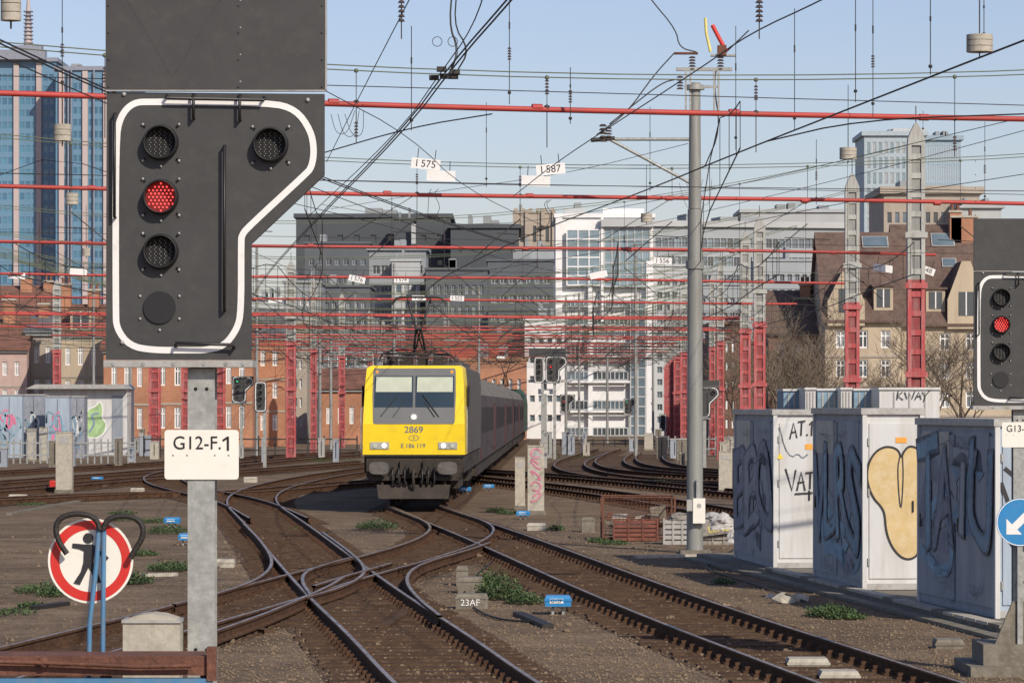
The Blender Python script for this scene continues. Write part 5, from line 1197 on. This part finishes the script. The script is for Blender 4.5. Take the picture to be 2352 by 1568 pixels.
def house(label,x0,x1,eave,ridge,Z,wall,roofm,nc,nr,fw,fh,glass,frame=M_white,dep=10,chim=(),sky=(),mun=(2,2),dormers=(),gable=None):
    O=V3((W(x0,Z),Z,0));w_=(x1-x0)*Z/F;h=CH+(HY-eave)*Z/F;hr=CH+(HY-ridge)*Z/F
    rt=thing('house',label,'house',O);xs=intervals(nc,.3,w_-.3,fw);zs=intervals(nr,.6,h-.5,fh)
    b=B();facade(b,O,X,w_,h,xs,zs,wall,.18)
    A=O;Bq=O+X*w_;C=Bq+Y*dep;D=O+Y*dep;hh=Zv*h;rd=Zv*hr+Y*dep*.5
    b.add([Bq,C,C+hh,Bq+rd,Bq+hh],[(0,1,2,3,4)],wall);b.add([A,A+hh,A+rd,D+hh,D],[(0,1,2,3,4)],wall);b.quad(C,D,D+hh,C+hh,wall);part('wall',b,rt)
    b=B();e=V3((.25,0,0));sl=(hr-h)/(dep*.5)
    f0=A+hh-Y*.4-Zv*(.4*sl)-e;f1=Bq+hh-Y*.4-Zv*(.4*sl)+e;r0=A+rd-e;r1=Bq+rd+e;g0=D+hh+Y*.4-Zv*(.4*sl)-e;g1=C+hh+Y*.4-Zv*(.4*sl)+e;t=Zv*.18
    b.add([f0+t*.2,f1+t*.2,r1+t*.2,r0+t*.2,f0+t,f1+t,r1+t,r0+t,g0+t*.2,g1+t*.2,g0+t,g1+t],[(4,5,6,7),(0,3,2,1),(0,1,5,4),(7,6,11,10),(3,8,9,2),(1,2,6,5),(0,4,7,3),(2,9,11,6),(3,7,10,8),(8,10,11,9)],roofm);ro=part('roof',b,rt)
    b=B();b.box((A.x-.1,Z-.22,h-.32),(Bq.x+.1,Z-.003,h-.1),M_lg);part('cornice',b,rt)
    for zi in zs[:-1]:
        b=B();b.box((A.x,Z-.06,zi[1]+.15),(Bq.x,Z-.002,zi[1]+.3),M_bei);part('string_course',b,rt)
    if gable:
        gx0,gx1,gt=gable;a0=W(gx0,Z);a1=W(gx1,Z);zt_=P(0,gt,Z).z;b=B()
        b.prism([V3((a0,Z-.35,h-.6)),V3((a1,Z-.35,h-.6)),V3((a1,Z-.35,h+(zt_-h)*.35)),V3(((a0+a1)/2+.3,Z-.35,zt_)),V3(((a0+a1)/2-.3,Z-.35,zt_)),V3((a0,Z-.35,h+(zt_-h)*.35))],V3((0,3.2,0)),wall,roofm)
        b.box(((a0+a1)/2-.5,Z-.39,h+.3),((a0+a1)/2+.5,Z-.351,h+1.9),g_d);b.box(((a0+a1)/2-.04,Z-.42,h+.3),((a0+a1)/2+.04,Z-.391,h+1.9),M_white);part('gable',b,rt)
    for (cx,ct,cw) in chim:
        b=B();zz=P(0,ct,Z+dep*.4).z;x=W(cx,Z+dep*.4);y=Z+dep*.4;b.box((x-cw/2,y,h),(x+cw/2,y+.8,zz),M_br);b.box((x-cw/2-.08,y-.08,zz+.002),(x+cw/2+.08,y+.88,zz+.15),M_conc)
        for k in (-.25,.25): b.cyl((x+k*cw,y+.4,zz+.15),(x+k*cw,y+.4,zz+.6),.12,M_redtile,8)
        part('chimney',b,ro)
    for (sx,sy,sw,sh_) in sky:
        z=P(0,sy,Z+2).z;t_=(z-h)/sl;c=V3((W(sx,Z+t_),Z+t_,h+t_*sl+.2));n_=V3((0,-sl,1)).normalized();v_=V3((0,1,sl)).normalized()
        b=B();b.obox(c+n_*.05,X*sw/2,v_*sh_/2,n_*.05,M_grey);b.obox(c+n_*.12,X*(sw/2-.08),v_*(sh_/2-.08),n_*.015,g_m);part('skylight',b,ro)
    for (dx,dy,dw,dh) in dormers:
        z=P(0,dy,Z).z;x=W(dx,Z);b=B();t_=max(0,(z-dh/2-h)/sl);b.box((x-dw/2,Z+t_-.2,z-dh/2),(x+dw/2,Z+t_+3,z+dh/2),wall);b.box((x-dw/2-.15,Z+t_-.35,z+dh/2+.002),(x+dw/2+.15,Z+t_+3.2,z+dh/2+.15),roofm)
        b.box((x-dw/2+.2,Z+t_-.23,z-dh/2+.2),(x+dw/2-.2,Z+t_-.203,z+dh/2-.15),g_d);b.box((x-.04,Z+t_-.26,z-dh/2+.2),(x+.04,Z+t_-.232,z+dh/2-.15),M_white);part('dormer',b,ro)
    addwins(rt,O,0,xs,zs,glass,frame,.18,mun,.09)
    return rt
GL=[g_d,g_m,g_l,g_d]
house('cream rendered town house with brown tiled roof and tall windows',1895,2070,728,530,235,M_cream,M_tile,3,4,.42,.6,GL,dep=11,sky=((2010,560,1.8,1.1),),dormers=((2030,685,1.3,1.6),),gable=(1900,1985,625))
house('weathered cream town house with large roof and brick chimney',2071,2330,735,512,236,M_cream,M_tile,4,4,.4,.6,GL,dep=11,chim=((2215,500,1.8),(2195,488,.8)),sky=((2165,555,1.6,1.2),(2180,610,1,.8)),dormers=((2150,690,1.3,1.5),),gable=(2175,2260,600))
house('narrow brown brick house between trees',1765,1896,760,668,240,M_brd,M_tile,3,4,.42,.55,GL,dep=9,chim=((1850,655,.7),))
house('orange brick terrace house with white window surrounds',238,345,800,735,255,M_br,M_redtile,3,2,.42,.5,GL,dep=9)
house('orange brick terrace house with pale string courses',346,470,796,728,256,M_br,M_slate,3,2,.42,.5,GL,dep=9,chim=((400,705,.8),))
house('orange brick terrace house next to the yard',471,580,790,740,257,M_br,M_redtile,3,2,.42,.5,GL,dep=9)
house('brick house with grey gutters and white windows',581,655,770,712,262,M_br,M_slate,2,3,.42,.5,GL,dep=9)
house('cream corner house with balcony railing and arched windows',132,238,765,700,262,M_cream,M_redtile,3,3,.4,.55,GL,dep=9,chim=((150,655,.8),(215,668,.9)),dormers=((185,735,1.6,1.6),))
house('pale rendered house with red roof',-40,62,800,735,270,mat('pink_render',(.48,.35,.31),.8),M_redtile,3,3,.4,.5,GL,dep=9,chim=((20,690,.9),))
house('grey rendered house with dark windows',62,132,762,725,272,M_bei,M_slate,2,3,.4,.5,GL,dep=9,chim=((100,700,.8),))
house('red roofed row behind the terrace',-40,130,735,655,300,M_brd,M_redtile,6,5,.4,.5,GL,dep=12,chim=((60,640,1),(110,648,.8)))
bldg('white and grey rear apartment building with small windows',580,652,690,300,M_lg,4,7,.5,.5,GL,M_white,dep=9,mun=(2,1))
bldg('grey apartment block behind the brick houses',652,735,650,330,M_mg,5,8,.6,.45,GL,M_white,dep=9,mun=(2,1))
bldg('beige tall narrow house behind red pillars',655,705,745,285,M_bei,3,5,.5,.5,GL,M_white,dep=9)
bldg('dark office block with balconies',735,850,660,345,M_dk2,6,8,.6,.4,[g_d,g_m],M_lg,dep=12,mun=(2,1))
bldg('low dark shed beside the tracks',700,830,870,290,M_dk2,4,1,.5,.4,g_d,M_mg,dep=8,z0=2,name='shed')
house('brick shed with red gable roof',733,830,890,850,275,M_br,M_redtile,3,1,.4,.4,GL,dep=7)
Zh=215;x0,x1=W(100,Zh),W(292,Zh);zt=P(0,893,Zh).z
rt=thing('equipment_hut','white equipment hut with overhanging roof and colourful graffiti','hut',V3((x0,Zh,0)))
b=B();b.box((x0,Zh,0),(x1,Zh+4,zt),M_cabw);part('wall',b,rt)
b=B();b.prism([V3((W(62,Zh),Zh-.8,zt+.002)),V3((x1+.15,Zh-.8,zt+.002)),V3((x1-.2,Zh-.8,zt+.28)),V3((W(85,Zh),Zh-.8,zt+.28))],V3((0,5,0)),M_grey);part('roof',b,rt)
b=B();b.box((W(258,Zh),Zh-.05,.2),(W(282,Zh),Zh-.002,zt-.4),M_cabg);part('door',b,rt)
b=B();
gp=chaikin([(2.5,1.2),(2.45,2.4),(2.8,2.9),(3.2,3.0),(3.5,3.4),(3.7,2.9),(3.6,2.3),(3.9,2.0),(3.8,1.4),(3.2,1.0)],2,True)
b.add([V3((x0,Zh-.012,0))+X*p_[0]+Zv*p_[1] for p_ in gp],[tuple(range(len(gp)))],M_ggn);b.ribbon(V3((x0,Zh-.012,0)),X,Zv,gp,.08,M_white,.004,True);b.ribbon(V3((x0,Zh-.012,0)),X,Zv,chaikin([(2.8,1.4),(3.2,2.0),(2.9,2.5),(3.4,2.6)],2),.12,M_gbl,.006);part('graffiti',b,rt)
swirls(V3((x0+.1,Zh-.012,.9)),X,Zv,2.3,2.1,11,rt,[M_gbk,M_glb,M_gpk,M_white],.2)
for (a,c,tp,m,Z,sd_) in ((-10,52,908,M_cabb,205,31),(50,104,908,M_gpu,206,35),(104,160,912,M_cabb,203,33),(158,195,912,M_gpu,204,37)):
    rt=thing('equipment_container','tall equipment cabinet with faded graffiti','cabinet',V3((W(a,Z),Z,0)),'graffiti cabinets near the hut');b=B();zt=P(0,tp,Z).z
    b.box((W(a,Z),Z,0),(W(c,Z)-.03,Z+1.5,zt),m);part('housing',b,rt);b=B();b.box((W(a,Z)-.04,Z-.05,zt+.002),(W(c,Z)+.01,Z+1.55,zt+.08),M_grey);part('roof',b,rt)
    b=B();b.box((W((a+c)/2,Z)-.012,Z-.01,.1),(W((a+c)/2,Z)+.012,Z-.002,zt-.1),M_blk);part('door_seam',b,rt)
    swirls(V3((W(a,Z)+.05,Z-.014,.6)),X,Zv,W(c,Z)-W(a,Z)-.15,2.2,sd_,rt,[M_gbl,M_cabw,M_gpu] if m is M_gpu else [M_glb,M_gpk,M_gbl],.14)

# ---------------------------------------------------------------- bare trees
def tree(px,Z,h,seed,spread=1.0):
    r=random.Random(seed);x=W(px,Z);rt=thing('bare_tree','leafless tree with fine brown twigs beside the houses','tree',V3((x,Z,0)),'leafless trees')
    bt=B();bc=B()
    def grow(p,d,l,rad,lv):
        n=3;pts=[p];rs=[rad]
        for i in range(n):
            d=(d+V3((r.uniform(-.14,.14),r.uniform(-.14,.14),r.uniform(-.02,.10)))).normalized();p=p+d*l/n;pts.append(p);rs.append(rad*(1-.35*(i+1)/n))
        (bt if lv==0 else bc).tube(pts,rs,M_bark,6 if lv<2 else 3)
        if lv>=5: return
        for k in range(4 if lv else 5):
            i=r.choice([1,2,3,3]);a=r.uniform(0,6.28);t=r.uniform(.35,.85);sd_=V3((math.cos(a),math.sin(a),.25))
            nd=(d*(1-t*.5)+sd_*t*spread).normalized();grow(pts[i],nd,l*r.uniform(.58,.8),max(.011,rs[i]*.6),lv+1)
    grow(V3((x,Z,0)),V3((0,0,1)),h*.36,h*.018,0)
    part('trunk',bt,rt);part('crown',bc,rt)
tree(1800,205,9.5,1);tree(1850,215,10,2);tree(2150,210,9,3,1.2);tree(2215,205,8.5,4);tree(1760,225,8,5);tree(2050,222,6.5,9,1.2);tree(1690,240,8,12);tree(1890,212,8,15)
